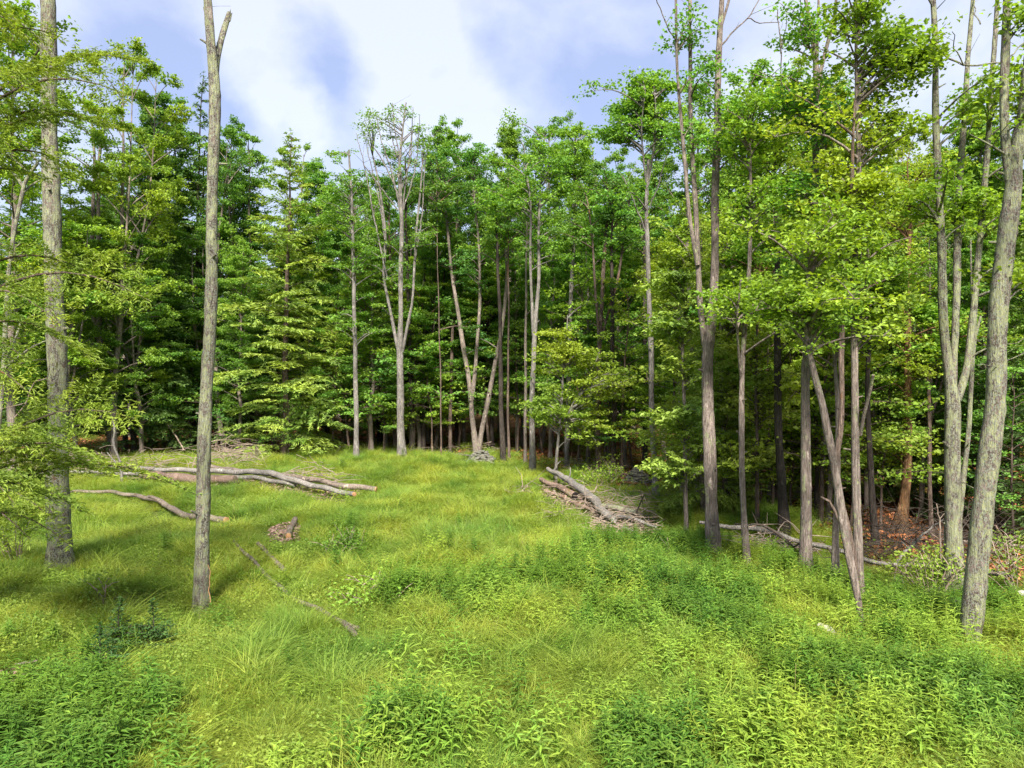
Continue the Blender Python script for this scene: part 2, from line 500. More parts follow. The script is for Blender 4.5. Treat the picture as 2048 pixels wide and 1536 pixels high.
def build_ground():
    xs = np.concatenate([np.linspace(-600, -45, 14), np.arange(-44, 44.01, .4), np.linspace(45, 600, 14)])
    ys = np.concatenate([np.linspace(-300, 2, 10), np.arange(3, 62, .4), np.linspace(64, 1200, 24)])
    X, Y = np.meshgrid(xs, ys)
    fade = np.clip((80 - np.hypot(X, Y)) / 20, 0, 1)
    Z = height(X, Y) * fade + .03 * RNG.standard_normal(X.shape) * fade
    v = np.stack([X, Y, Z], -1).reshape(-1, 3)
    ny, nx = X.shape
    i = np.arange(ny - 1)[:, None] * nx + np.arange(nx - 1)[None]
    f = np.stack([i, i + 1, i + nx + 1, i + nx], -1).reshape(-1, 4)
    M = MB(); M.add(v, f4=f)
    me = M.mesh('ground', MAT['ground'], smooth=True)
    at = me.attributes.new('meadow', 'FLOAT', 'POINT')
    at.data.foreach_set('value', inside(v[:, 0], v[:, 1]).astype(np.float32))
    o = link('ground', me)
    tag(o, kind='structure')


build_ground()


# ------------------------------------------------------------------ foliage builders
def hem_branch(MW, ML, p0, p1, rng, wid=1.0, droop=.12, sp=.22, tw=.11, tl=.2, tww=.24, r0=.03, roll=.35):
    """flat hemlock spray: axis, side shoots, short twigs drawn as narrow strips"""
    p0 = np.asarray(p0, float); p1 = np.asarray(p1, float)
    Lb = np.linalg.norm(p1 - p0)
    if Lb < .2: return
    ax = (p1 - p0) / Lb
    side = nrm(np.cross(ax, [0, 0, 1.]) + .001)
    upv = np.cross(side, ax)
    a_roll = rng.normal(0, roll)
    side, upv = side * math.cos(a_roll) + upv * math.sin(a_roll), upv * math.cos(a_roll) - side * math.sin(a_roll)
    ns = max(4, int(Lb * .82 / sp))
    t = np.linspace(.14, 1, ns) + rng.uniform(-.02, .02, ns)
    t = np.clip(t, .1, 1)
    sgn = np.where(np.arange(ns) % 2 == 0, 1, -1)
    t = np.repeat(t, 2); sgn = np.tile([1, -1], ns)
    bp = lambda q: p0 + (p1 - p0) * q[:, None] - np.array([0, 0, 1.]) * droop * Lb * (q ** 2.2)[:, None] + np.array([0, 0, 1.]) * droop * .6 * Lb * np.sin(np.pi * q)[:, None]
    q = np.linspace(0, 1, 7)
    tube(MW, bp(q), np.linspace(r0, .004, 7), 5, cap=False)
    ls = wid * Lb * (.34 * np.sin(np.pi * np.clip(t * .86 + .1, 0, 1)) + .05) * rng.uniform(.6, 1.25, len(t))
    # side shoot directions lean forward
    sd = nrm(side[None] * sgn[:, None] * 1.0 + ax[None] * rng.uniform(.45, .85, (len(t), 1)) + .12 * rng.standard_normal((len(t), 3)))
    base = bp(t)
    pts, dirs = [], []
    for k in range(int(math.ceil(ls.max() / tw)) + 1):
        u = (k + .5 * rng.random(len(t))) * tw
        ok = u < ls
        if not ok.any(): break
        P = base[ok] + sd[ok] * u[ok][:, None]
        P[:, 2] -= .22 * u[ok] ** 1.7
        for s in (1, -1):
            dd = nrm(sd[ok] * .8 + np.cross(sd[ok], upv) * s * .7 + .25 * rng.standard_normal((ok.sum(), 3)) - np.array([0, 0, .22]))
            pts.append(P + dd * tl * .4 + .012 * rng.standard_normal(P.shape)); dirs.append(dd)
    tt = np.linspace(.5, 1, max(2, int(Lb * .5 / tw)))
    P = bp(tt); pts.append(P); dirs.append(np.tile(ax, (len(P), 1)) + .4 * rng.standard_normal(P.shape))
    P = np.concatenate(pts); A = np.concatenate(dirs)
    leaf_quads(ML, P, tl * rng.uniform(.7, 1.35, len(P)), rng, tilt=.5, width=tww, along=A, lift=.03, droop=.14)


def broad_limb(MW, ML, p0, p1, rng, r0=.04, nl=120, size=.13, flat=.35, arch=.10, sides=5, twk=2.4, bare=.3):
    p0 = np.asarray(p0, float); p1 = np.asarray(p1, float)
    Lb = np.linalg.norm(p1 - p0)
    q = np.linspace(0, 1, 6)
    perp = nrm(rng.standard_normal(3)) * Lb * .06
    cur = lambda q: p0 + (p1 - p0) * q[:, None] + (np.array([0, 0, 1.]) * arch * Lb + perp) * np.sin(np.pi * q)[:, None]
    tube(MW, cur(q), r0 * (1 - q) ** .9 + .006, sides, cap=False)
    k = max(2, int(Lb * twk))
    ts = rng.uniform(bare, 1, k); ts[0] = 1
    P = cur(ts)
    ax = (p1 - p0) / max(Lb, 1e-6)
    C = []
    for i in range(k):
        ln = (.28 * Lb * (1.25 - ts[i]) + .28) * rng.uniform(.6, 1.3)
        d = nrm(ax * .55 + nrm(rng.standard_normal(3) * np.array([1, 1, .45])))
        e = P[i] + d * ln + np.array([0, 0, .05])
        tube(MW, np.stack([P[i], (P[i] + e) / 2 + np.array([0, 0, .03]), e]), np.array([.011, .008, .004]), 3, cap=False)
        m = max(1, int(nl / k * rng.uniform(.5, 1.5)))
        u = rng.uniform(.25, 1.1, (m, 1))
        sg = .13 + .10 * ln
        C.append(P[i] + (e - P[i]) * u + rng.standard_normal((m, 3)) * np.array([sg, sg, sg * flat]))
    C = np.concatenate(C)
    leaf_quads(ML, C, size * rng.uniform(.6, 1.25, len(C)), rng)


def interp_path(P, z):
    P = np.asarray(P)
    return np.array([np.interp(z, P[:, 2], P[:, 0]), np.interp(z, P[:, 2], P[:, 1]), z])


def trunk_tube(M, P, R, sides, step, rng, flare=.55, rough=.03):
    p, r = resample(P, R, step)
    s = np.concatenate([[0], np.cumsum(np.linalg.norm(np.diff(p, axis=0), axis=1))])
    r = r * (1 + flare * np.exp(-s / .45))
    # slow swelling and knots
    r = r * (1 + .04 * np.sin(s * 2.1 + rng.uniform(0, 6)) + .03 * np.sin(s * 5.3 + rng.uniform(0, 6)))
    p = p + np.stack([.012 * np.sin(s * 1.7 + rng.uniform(0, 6)), .012 * np.cos(s * 1.3), 0 * s], -1)
    tube(M, p, r, sides, rough, rng)


def proto_broad(seed, H=20., cb=.28, wid=3.1, nlimb=62, nl=760, size=.155, fork=False, up=.7, r=.17, thin=1.0):
    rng = np.random.default_rng(seed)
    MW, ML = MB(), MB()
    z = np.linspace(-.3, H * .97, 9)
    wx = np.cumsum(rng.normal(0, .16, 9)); wy = np.cumsum(rng.normal(0, .16, 9))
    wx -= wx[0]; wy -= wy[0]
    P = np.stack([wx, wy, z], -1)
    R = r * (1 - (z.clip(0) / H)) ** .8 + .015
    trunk_tube(MW, P, R, 8, .6, rng)
    stems = [P]
    if fork:
        for k in range(2):
            zf = H * rng.uniform(.25, .5)
            b = interp_path(P, zf); a = rng.uniform(0, 6.28)
            t = b + np.array([math.cos(a) * 1.6, math.sin(a) * 1.6, H * .9 - zf])
            q = np.linspace(0, 1, 6)[:, None]
            S = b + (t - b) * q + np.array([math.cos(a), math.sin(a), 0]) * .5 * np.sin(np.pi * q)
            trunk_tube(MW, S, np.linspace(r * .55, .02, 6), 7, .7, rng, flare=0)
            stems.append(S)
    for i in range(nlimb):
        f = (i + rng.random()) / nlimb
        zz = H * (cb + (1.0 - cb) * f ** .9) * .97
        S = stems[rng.integers(len(stems))]
        if zz < S[0, 2]: S = P
        b = interp_path(S, min(zz, S[-1, 2]))
        prof = math.sin(math.pi * min(1, (.16 + .84 * f)) ** 1.0) ** .6 if f < .97 else .35
        ln = wid * (.35 + .75 * prof) * rng.uniform(.65, 1.15) * (1 - .45 * f ** 3)
        a = i * 2.4 + rng.uniform(-.5, .5)
        el = up * (.25 + .85 * f) + rng.uniform(-.15, .25)
        d = np.array([math.cos(a) * math.cos(el), math.sin(a) * math.cos(el), math.sin(el)])
        broad_limb(MW, ML, b, b + d * ln, rng, r0=.045 * (1 - .5 * f), nl=int(nl * (ln / wid) * thin), size=size, sides=4, twk=2.2)
    return MW.mesh('trunk', MAT['grey'], True), ML.mesh('crown', MAT['green']), H


def proto_hemlock(seed, H=18., wid=3.4, n=85, cb=.06, sp=.24, tw=.095, tl=.24, r=.17):
    rng = np.random.default_rng(seed)
    MW, ML = MB(), MB()
    z = np.linspace(-.3, H, 8)
    P = np.stack([.05 * rng.standard_normal(8), .05 * rng.standard_normal(8), z], -1); P[0, :2] = 0
    trunk_tube(MW, P, r * (1 - z.clip(0) / H) + .015, 8, .7, rng)
    for i in range(n):
        f = (i + rng.random()) / n
        zz = H * (cb + (1 - cb) * f)
        ln = wid * ((1 - f) ** .75 * (1 - .25 * max(0, .25 - f) * 4) + .07) * rng.uniform(.6, 1.15)
        a = i * 2.39 + rng.uniform(-.4, .4)
        el = -.10 + .55 * f + rng.uniform(-.12, .15)
        b = interp_path(P, zz)
        d = np.array([math.cos(a) * math.cos(el), math.sin(a) * math.cos(el), math.sin(el)])
        hem_branch(MW, ML, b, b + d * ln, rng, wid=1.1, sp=sp, tw=tw, tl=tl, tww=.155, r0=.022)
    # leader
    hem_branch(MW, ML, (0, 0, H - .8), (.1, 0, H + .35), rng, wid=.8, sp=.2, tw=.12, tl=.18, droop=0, r0=.02)
    return MW.mesh('trunk', MAT['brown'], True), ML.mesh('crown', MAT['hemlock']), H


def proto_sapling(seed, H=6., n=24, wid=1.9, nl=210, size=.115):
    rng = np.random.default_rng(seed)
    MW, ML = MB(), MB()
    z = np.linspace(-.2, H, 7)
    P = np.stack([np.cumsum(rng.normal(0, .07, 7)), np.cumsum(rng.normal(0, .07, 7)), z], -1); P[:, :2] -= P[0, :2]
    trunk_tube(MW, P, .045 * (1 - z.clip(0) / H) + .01, 6, .4, rng, flare=.2)
    for i in range(n):
        f = (i + rng.random()) / n
        zz = H * (.22 + .78 * f)
        a = i * 2.4 + rng.uniform(-.5, .5)
        el = .12 + .7 * f ** 2
        ln = wid * (1.05 - .6 * f) * rng.uniform(.6, 1.15)
        d = np.array([math.cos(a) * math.cos(el), math.sin(a) * math.cos(el), math.sin(el)])
        b = interp_path(P, zz)
        broad_limb(MW, ML, b, b + d * ln, rng, r0=.016, nl=int(nl * ln / wid), size=size, flat=.16, arch=.06, sides=3, bare=.25)
    return MW.mesh('trunk', MAT['brown'], True), ML.mesh('crown', MAT['lime']), H


PROTO = dict(
    broad=[proto_broad(1, cb=.20), proto_broad(2, cb=.14, wid=3.5, fork=True), proto_broad(3, cb=.26, wid=2.8, up=.95),
           proto_broad(4, cb=.12, wid=3.1, fork=True, up=.85)],
    high=[proto_broad(5, cb=.55, wid=3.3, nlimb=34, nl=560, r=.19), proto_broad(6, cb=.5, wid=2.8, nlimb=34, nl=520, up=1.0, r=.16)],
    sparse=[proto_broad(7, cb=.5, wid=3.0, nlimb=34, nl=90, fork=True, up=1.15, size=.14)],
    hemlock=[proto_hemlock(11), proto_hemlock(12, wid=2.6, n=80), proto_hemlock(13, wid=3.9, n=95, cb=.04)],
    sapling=[proto_sapling(21), proto_sapling(22, H=5, wid=2.2), proto_sapling(23, H=7, n=26)],
)


def place_tree(kind, k, x, y, h, label, group=None, bark=None, leaf=None, rot=None, wscale=1.0, name=None, cat='tree', lean=0.0):
    tm, cm, H = PROTO[kind][k % len(PROTO[kind])]
    nm = name or {'hemlock': 'hemlock_tree', 'sapling': 'maple_sapling'}.get(kind, 'broadleaf_tree')
    o = root(nm, (x, y, hz(x, y)), label, cat, group)
    s = h / H
    o.scale = (s * wscale, s * wscale, s)
    o.rotation_euler = (RNG.normal(0, .012) , RNG.normal(0, .012) + lean, RNG.uniform(0, 6.28) if rot is None else rot)
    for nme, me, mm in (('trunk', tm, bark), ('crown', cm, leaf)):
        c = link(nme, me, o)
        if mm:
            c.material_slots[0].link = 'OBJECT'
            c.material_slots[0].material = MAT[mm]
    return o


# ------------------------------------------------------------------ hand-placed trees
SPOTS = []   # (x, y, radius): plants stay short here so that what stands or lies there shows

def stem3(path, d, rng, base_z=None, drift=.0):
    """path: (px, py, width px); d: distance of the stem's plane"""
    pts, rad = [], []
    for i, (px, py, w) in enumerate(path):
        dd = d + drift * (i / max(1, len(path) - 1))
        pts.append(W(px, py, dd)); rad.append(w * .5 * dd / F)
    pts = np.array(pts)
    if base_z is not None:
        # carry the foot down to the ground below the plants
        p0, p1 = pts[0], pts[1]
        k = (base_z - .12 - p0[2]) / min(-.2, (p0[2] - p1[2]))
        foot = p0 + (p0 - p1) * min(k, 1.2) * .5
        foot[2] = base_z - .12
        pts = np.vstack([foot, pts]); rad = [rad[0] * 1.02] + rad
    return pts, np.array(rad)


def hero(name, label, paths, bark, blobs=(), cover=.3, fuzz=9, leaf='green', group=None, seed=0, cat='tree', step=.16, sides=12,
         dead=(), drift=0.0, size=.095, flare=.6, dist=None, hem=False, nlk=1.0):
    """paths[0] is the main stem from its foot up; further paths are forks.
    blobs: (px, py, rx, ry, limbs) foliage masses; dead: bare limbs as px paths"""
    rng = np.random.default_rng(1000 + seed)
    thin = 1.0
    px, py, w = paths[0][0]
    d = dist if dist else D(py, cover)
    if True: paths = [[(a, b, w_ * (.84 if d > 25 else .92)) for a, b, w_ in q] for q in paths]
    x = (px - 1024) / F * d
    gz = hz(x, d)
    if d < 20: SPOTS.append((x, d - .2, .3))
    MW, ML = MB(), MB()
    P0, R0 = stem3(paths[0], d, rng, gz, drift)
    trunk_tube(MW, P0, R0, sides, step, rng, flare=flare, rough=.035)
    for q in range(5 if d < 20 else 2):      # snapped stubs and knots
        i = rng.integers(1, max(2, len(P0) - 1)); f = rng.random()
        b = P0[i] + (P0[max(0, i - 1)] - P0[i]) * f
        t = rng.uniform(0, 6.28); rr = R0[i]
        dr = np.array([math.cos(t), math.sin(t), rng.uniform(.1, .7)])
        ln = rr + rng.uniform(.03, .16)
        tube(MW, np.stack([b, b + dr * ln * .6, b + dr * ln]), np.array([rr * .42, rr * .25, rr * .16]), 7, .08, rng)
    stems = [P0]
    for pth in paths[1:]:
        dz = rng.uniform(-.9, .9)
        P, R = stem3(pth, d, rng, None, dz)
        # stay on the main stem's depth where it leaves it
        yy = np.interp(P[0, 2], P0[:, 2], P0[:, 1]); P[:, 1] += yy - P[0, 1]
        trunk_tube(MW, P, R, max(7, sides - 3), step, rng, flare=0, rough=.035)
        stems.append(P)
    for pth in dead:
        P, R = stem3(pth, d, rng, None, rng.uniform(-.8, .8))
        p, r = resample(P, R, .15)
        p += .012 * rng.standard_normal(p.shape)
        tube(MW, p, r, 5, cap=False)
        # fine bare twigs
        for q in range(max(1, len(p) // 5)):
            i = rng.integers(len(p) // 3, len(p)) if len(p) > 3 else 0
            e = p[i] + nrm(rng.standard_normal(3) * np.array([1, .6, .6]) + np.array([0, 0, .9])) * rng.uniform(.2, .6) * d / 14
            tube(MW, np.stack([p[i], (p[i] + e) / 2 + .02, e]), np.array([r[i] * .5, r[i] * .35, .003]), 3, cap=False)
    for bl in blobs:
        bx, by, rx, ry, n = bl[:5]
        c = W(bx, by, d); rxm, rym = rx * d / F, ry * d / F
        for i in range(int(n * (2.1 if hem else 1.25) + .5)):
            u = nrm(rng.standard_normal(3)) * rng.random() ** .35
            e = c + u * np.array([rxm, min(rxm, 2.6), rym])
            # nearest stem that reaches a fitting height
            hd = []
            for S in stems:
                za = np.clip(e[2] - .45 * abs(e[0] - np.interp(e[2], S[:, 2], S[:, 0])) - .2, S[0, 2] + .4, S[-1, 2])
                a = interp_path(S, za); hd.append((np.linalg.norm(a - e), a))
            dd_, a = min(hd, key=lambda t: t[0])
            if dd_ < .25: continue
            if hem:
                hem_branch(MW, ML, a, e, rng, wid=1.15, sp=.13, tw=.075, tl=.13, r0=.02 + .004 * dd_)
            else:
                broad_limb(MW, ML, a, e, rng, r0=.012 + .011 * dd_, nl=int(nlk * (55 + 72 * min(dd_, 2.2))), size=size, flat=.25,
                           bare=.45 if dd_ > 2 else .25)
    if blobs and fuzz:      # short leafy shoots along the stems
        for i in range(fuzz):
            S = stems[rng.integers(len(stems))]
            za = 4 + (768 - rng.uniform(180, 740)) / F * d
            if not (S[0, 2] + .5 < za < S[-1, 2]): continue
            a = interp_path(S, za)
            t = rng.uniform(0, 6.28); ln = rng.uniform(.6, 1.9)
            e = a + np.array([math.cos(t), math.sin(t) - .25, rng.uniform(.05, .6)]) * ln
            broad_limb(MW, ML, a, e, rng, r0=.012 + .008 * ln, nl=int(110 * ln), size=size, flat=.22, bare=.35)
    if name == 'dead_snag':
        for S in stems[1:]:
            tp = S[-1]; ax = nrm(S[-1] - S[-2])
            for q in range(9):
                o2 = rng.normal(0, .025, 3)
                tube(MW, np.stack([tp + o2 - ax * .15, tp + o2 * 1.1 + ax * rng.uniform(.02, .14)]), np.array([.022, .003]), 4, .1, rng)
    o = root(name, (x, d, gz), label, cat, group)
    org = (x, d, gz)
    link('trunk', MW.mesh('trunk', MAT[bark], True, org), o)
    if ML.n: link('crown', ML.mesh('crown', MAT[leaf], False, org), o)
    return o


hero('broadleaf_tree', 'thick straight trunk covered in pale lichen behind drooping hemlock branches',
     [[(118, 1125, 47), (117, 1000, 44), (116, 850, 40), (113, 700, 38), (108, 550, 36), (103, 400, 34), (98, 200, 31), (96, 0, 29), (94, -160, 25), (96, -420, 14)]],
     'lichen_big', seed=1, sides=16, step=.12, leaf='lime', dead=[[(97, 60, 6), (60, 130, 4), (20, 190, 3), (-20, 230, 2)]],
     fuzz=0, blobs=[(100, -330, 200, 120, 3), (40, 60, 60, 70, 5)])
hero('dead_snag', 'tall bare lichened snag with a broken side fork at its top',
     [[(403, 1188, 31), (404, 1080, 29), (407, 960, 28), (413, 800, 27), (419, 650, 25), (424, 500, 24), (427, 330, 23), (427, 170, 24), (421, 80, 20), (417, 0, 17), (414, -70, 12)],
      [(430, 160, 15), (438, 100, 13), (448, 60, 12), (458, 27, 10)]],
     'lichen', seed=2, sides=16, step=.12, dead=[[(416, 80, 2.5), (410, 50, 2), (407, 15, 1.5)], [(436, 110, 2), (434, 85, 1.2)]])
hero('broadleaf_tree', 'slender grey tree forking halfway up behind the brush at the clearing edge',
     [[(226, 905, 17), (216, 820, 16), (210, 760, 15), (205, 700, 14), (199, 665, 12), (201, 600, 10), (199, 500, 9), (196, 400, 8), (200, 300, 6), (212, 230, 4)],
      [(203, 700, 11), (192, 655, 10), (183, 610, 9), (183, 520, 9), (187, 400, 8), (188, 300, 6), (184, 240, 4)],
      [(206, 700, 4), (213, 640, 3.5), (221, 580, 3)]],
     'grey', seed=3, blobs=[(200, 300, 80, 80, 14), (195, 420, 60, 50, 6)], leaf='green', size=.125)
hero('broadleaf_tree', 'thin pale trunk leaning left just behind the bare snag',
     [[(448, 898, 13), (438, 830, 12), (432, 740, 10), (429, 640, 9), (430, 560, 8), (438, 470, 6), (450, 380, 4)]],
     'grey', seed=4, blobs=[(460, 360, 60, 60, 10)], leaf='deep', size=.125)
hero('leaning_stem', 'curved lichened stem arching out beside the lichened trunk at the left border',
     [[(-14, 960, 11), (-2, 840, 10), (6, 740, 9), (12, 640, 9), (20, 520, 8), (40, 410, 8), (55, 355, 7), (76, 325, 6)],
      [(8, 730, 5), (30, 680, 5), (42, 645, 4)]],
     'lichen', seed=5, sides=9, blobs=[(-10, 300, 60, 60, 3)], leaf='lime', dist=17.5, dead=[[(3, 760, 3), (22, 740, 2), (40, 700, 1.5)]])
hero('dead_stub', 'short pale dead stub with snapped branches behind the left log pile',
     [[(243, 958, 7), (241, 925, 6), (228, 888, 6), (230, 860, 5), (227, 840, 4)],
      [(241, 936, 4), (228, 922, 3.5), (214, 905, 2.5)]],
     'pale', seed=6, sides=8, flare=.1)
# centre
hero('broadleaf_tree', 'slim pale grey trunk standing free right of the wide hemlock',
     [[(713, 914, 12), (712, 800, 11), (710, 700, 10), (708, 580, 9), (706, 480, 8), (702, 380, 6), (698, 300, 4)]],
     'pale', seed=7, blobs=[(690, 400, 62, 75, 26), (720, 520, 60, 40, 10), (725, 655, 60, 16, 5)], leaf='green', size=.125)
hero('broadleaf_tree', 'tall pale forked tree with thin see-through top above the forest line',
     [[(803, 917, 20), (801, 820, 17), (800, 720, 16), (801, 640, 11), (802, 520, 11), (803, 420, 9), (798, 340, 7), (806, 260, 4.5), (812, 205, 3)],
      [(797, 700, 9), (786, 650, 8), (776, 600, 7), (769, 560, 6), (770, 470, 7), (760, 380, 5), (745, 310, 3)],
      [(804, 705, 8), (814, 655, 7), (824, 610, 6), (828, 540, 6), (836, 430, 5), (845, 330, 4)]],
     'pale', seed=8, blobs=[(735, 250, 28, 32, 7), (795, 235, 30, 40, 9), (845, 290, 22, 42, 7), (810, 320, 40, 40, 4), (770, 520, 60, 55, 10), (832, 470, 40, 50, 8)], leaf='green', size=.11, nlk=.5, fuzz=3,
     dead=[[(802, 430, 4), (785, 350, 3), (760, 270, 2), (752, 225, 1.2)], [(802, 450, 4), (812, 360, 3), (822, 280, 2), (826, 215, 1.2)], [(803, 400, 4), (800, 320, 3), (788, 250, 2), (785, 205, 1.2)], [(775, 560, 4), (745, 420, 3), (728, 330, 2), (712, 265, 1.2)],
           [(830, 520, 4), (845, 420, 3), (850, 330, 2), (862, 270, 1.2)], [(770, 480, 3.5), (758, 400, 2.5), (735, 300, 1.5), (722, 245, 1)], [(806, 420, 3.5), (830, 340, 2.5), (838, 260, 1.5), (840, 230, 1)], [(800, 400, 4), (775, 340, 3), (745, 290, 2)], [(803, 380, 3), (820, 320, 2.5), (826, 260, 1.5)], [(796, 420, 3), (765, 380, 2.5), (728, 330, 2)], [(800, 330, 3), (785, 280, 2), (775, 230, 1.5)]])
hero('broadleaf_tree', 'low-forking twin tree rising behind the flat stone pile',
     [[(952, 905, 14), (946, 850, 13), (940, 780, 11), (928, 700, 11), (915, 620, 9), (903, 540, 7), (895, 460, 6), (890, 380, 4)],
      [(944, 800, 11), (951, 730, 9), (957, 650, 8), (960, 560, 7), (955, 460, 5), (945, 360, 4)],
      [(958, 900, 13), (966, 850, 12), (978, 790, 11), (992, 720, 10), (1003, 660, 9), (1012, 590, 8), (1010, 480, 6), (1000, 400, 4)]],
     'grey', seed=9, blobs=[(890, 380, 55, 90, 26), (950, 380, 45, 95, 26), (930, 540, 60, 45, 12), (1000, 460, 40, 60, 12)], leaf='deep', size=.125)
hero('broadleaf_tree', 'straight whitish trunk splitting into twin stems beside the centre of the clearing',
     [[(1065, 937, 15), (1064, 850, 13), (1066, 740, 12), (1070, 660, 11), (1077, 560, 8), (1078, 440, 6), (1082, 340, 5), (1092, 260, 3)],
      [(1067, 670, 8), (1063, 600, 7), (1061, 500, 6), (1060, 400, 5), (1052, 330, 3)]],
     'pale', seed=10, blobs=[(1090, 330, 55, 75, 24), (1050, 390, 45, 60, 14), (1085, 470, 55, 45, 10)], leaf='green', size=.125)
hero('broadleaf_tree', 'pale slender trunk rising through the bright young maple',
     [[(1133, 948, 12), (1135, 850, 11), (1138, 740, 11), (1140, 640, 10), (1145, 540, 9), (1148, 430, 7), (1150, 340, 5), (1150, 270, 3)]],
     'pale', seed=11, blobs=[(1150, 320, 50, 70, 22), (1180, 400, 50, 45, 10), (1135, 480, 45, 40, 8)], leaf='green', size=.15, dist=33)
hero('broadleaf_tree', 'brown multi-stemmed tree fanning upward behind the bright young maple',
     [[(1197, 940, 14), (1196, 850, 13), (1198, 740, 12), (1200, 660, 10), (1206, 560, 9), (1212, 460, 7), (1215, 380, 4)],
      [(1200, 690, 7), (1218, 620, 6.5), (1235, 560, 6), (1248, 480, 5), (1258, 400, 4)],
      [(1199, 700, 7), (1192, 600, 6), (1186, 500, 5), (1178, 420, 4)]],
     'brown', seed=12, blobs=[(1210, 380, 60, 70, 20), (1240, 470, 50, 40, 8)], leaf='deep', size=.125)
hero('maple_sapling', 'bright green young maple with a thin white stem in front of the forest edge',
     [[(1112, 952, 7), (1116, 880, 6), (1124, 800, 5), (1128, 730, 4.5), (1132, 680, 3.5), (1135, 630, 2)],
      [(1121, 860, 3.5), (1150, 800, 3), (1180, 750, 2.5), (1200, 700, 2)]],
     'pale', seed=13, blobs=[(1110, 700, 50, 55, 18), (1105, 830, 45, 60, 16), (1160, 720, 55, 45, 16), (1210, 770, 65, 32, 14), (1165, 850, 45, 40, 10), (1060, 815, 26, 10, 2)],
     leaf='lime', size=.12, sides=8)
hero('broadleaf_tree', 'slim pale trunk with a layered umbrella crown beside the tall stone cairn',
     [[(1312, 988, 15), (1308, 920, 13), (1304, 820, 12), (1302, 720, 12), (1300, 640, 11), (1297, 560, 10), (1294, 470, 9), (1294, 380, 7), (1297, 320, 6)],
      [(1296, 390, 5), (1288, 320, 4), (1283, 250, 3), (1290, 180, 2)],
      [(1297, 370, 5), (1306, 300, 4), (1312, 240, 3), (1310, 190, 2)]],
     'pale', seed=14, blobs=[(1288, 215, 70, 62, 40), (1252, 270, 45, 30, 10), (1325, 270, 45, 35, 12), (1300, 170, 25, 20, 5)], leaf='green', size=.12,
     dead=[[(1294, 470, 3.5), (1270, 410, 3), (1245, 350, 2)], [(1296, 420, 3), (1320, 360, 2.5), (1335, 300, 1.5)]])
# right
hero('broadleaf_tree', 'stout grey-brown trunk forking into three tall stems right of the brush pile',
     [[(1428, 1092, 30), (1422, 1000, 27), (1418, 900, 26), (1416, 800, 25), (1417, 700, 24), (1424, 620, 19), (1430, 500, 17), (1431, 380, 16), (1434, 250, 15), (1438, 120, 13), (1443, 0, 11), (1447, -120, 8)],
      [(1413, 715, 14), (1404, 640, 13), (1397, 540, 12), (1391, 430, 11), (1386, 320, 10), (1381, 200, 9), (1379, 80, 7), (1380, -40, 5)],
      [(1396, 530, 10), (1381, 440, 9), (1371, 350, 8), (1362, 250, 7), (1355, 120, 6), (1351, 0, 5), (1348, -80, 4)],
      [(1441, 60, 7), (1452, 25, 6), (1466, -30, 5)]],
     'grey', seed=15, sides=14, leaf='green', blobs=[(1385, 80, 30, 45, 4), (1400, 150, 35, 50, 5), (1395, 290, 45, 40, 5), (1450, 250, 60, 50, 5), (1440, 300, 60, 50, 5), (1400, -180, 180, 100, 2)],
     dead=[[(1444, 90, 4), (1475, 55, 3), (1500, 30, 2.5), (1520, -5, 2)], [(1492, 38, 2.5), (1520, 45, 2), (1560, 45, 1.5)], [(1362, 100, 3), (1340, 60, 2.5), (1316, 8, 2), (1310, -10, 1.5)],
           [(1360, 80, 3), (1375, 40, 2.5), (1385, 0, 2)]])
hero('broadleaf_tree', 'thin knotty trunk blotched white at the grass edge behind the stout forked tree',
     [[(1493, 1112, 15), (1488, 1020, 13), (1483, 920, 12), (1482, 820, 12), (1485, 740, 11), (1492, 640, 10), (1497, 540, 9), (1500, 440, 8), (1502, 340, 6), (1500, 240, 4)],
      [(1484, 760, 6), (1478, 700, 5.5), (1474, 640, 5), (1480, 560, 4)]],
     'grey', seed=16, leaf='lime', blobs=[(1500, 260, 60, 80, 22), (1520, 420, 60, 60, 14), (1475, 600, 60, 45, 14), (1540, 600, 45, 30, 8)])
hero('broadleaf_tree', 'dark brown trunk with black base where the dark bent branch leans',
     [[(1569, 1062, 22), (1563, 980, 19), (1558, 880, 17), (1556, 780, 15), (1554, 680, 14), (1556, 560, 12), (1552, 440, 10), (1548, 330, 8), (1545, 200, 6)]],
     'dark', seed=17, leaf='lime', blobs=[(1560, 300, 65, 75, 22), (1550, 470, 60, 60, 14)])
hero('broadleaf_tree', 'smooth light-grey trunk with mossy foot right of the fallen dark branch',
     [[(1612, 1118, 26), (1611, 1040, 22), (1611, 940, 21), (1612, 840, 20), (1612, 740, 18), (1617, 660, 17), (1626, 580, 15), (1631, 480, 14), (1630, 380, 14), (1631, 280, 13), (1634, 180, 13), (1631, 110, 11), (1620, 50, 9), (1608, -10, 7), (1600, -70, 5)],
      [(1634, 170, 7), (1636, 100, 6), (1636, 30, 5), (1637, -60, 4)],
      [(1636, 160, 9), (1652, 100, 8), (1668, 40, 7), (1676, -40, 5)]],
     'grey', seed=18, sides=14, leaf='green', blobs=[(1600, 60, 50, 50, 7), (1590, 210, 70, 40, 10), (1660, 230, 60, 70, 14), (1620, 370, 80, 60, 18), (1590, 520, 70, 40, 10), (1640, -160, 160, 90, 3)],
     dead=[[(1560, 190, 3), (1562, 120, 2.5), (1556, 20, 2)], [(1563, 100, 2), (1570, 60, 1.5), (1573, 18, 1.2)]])
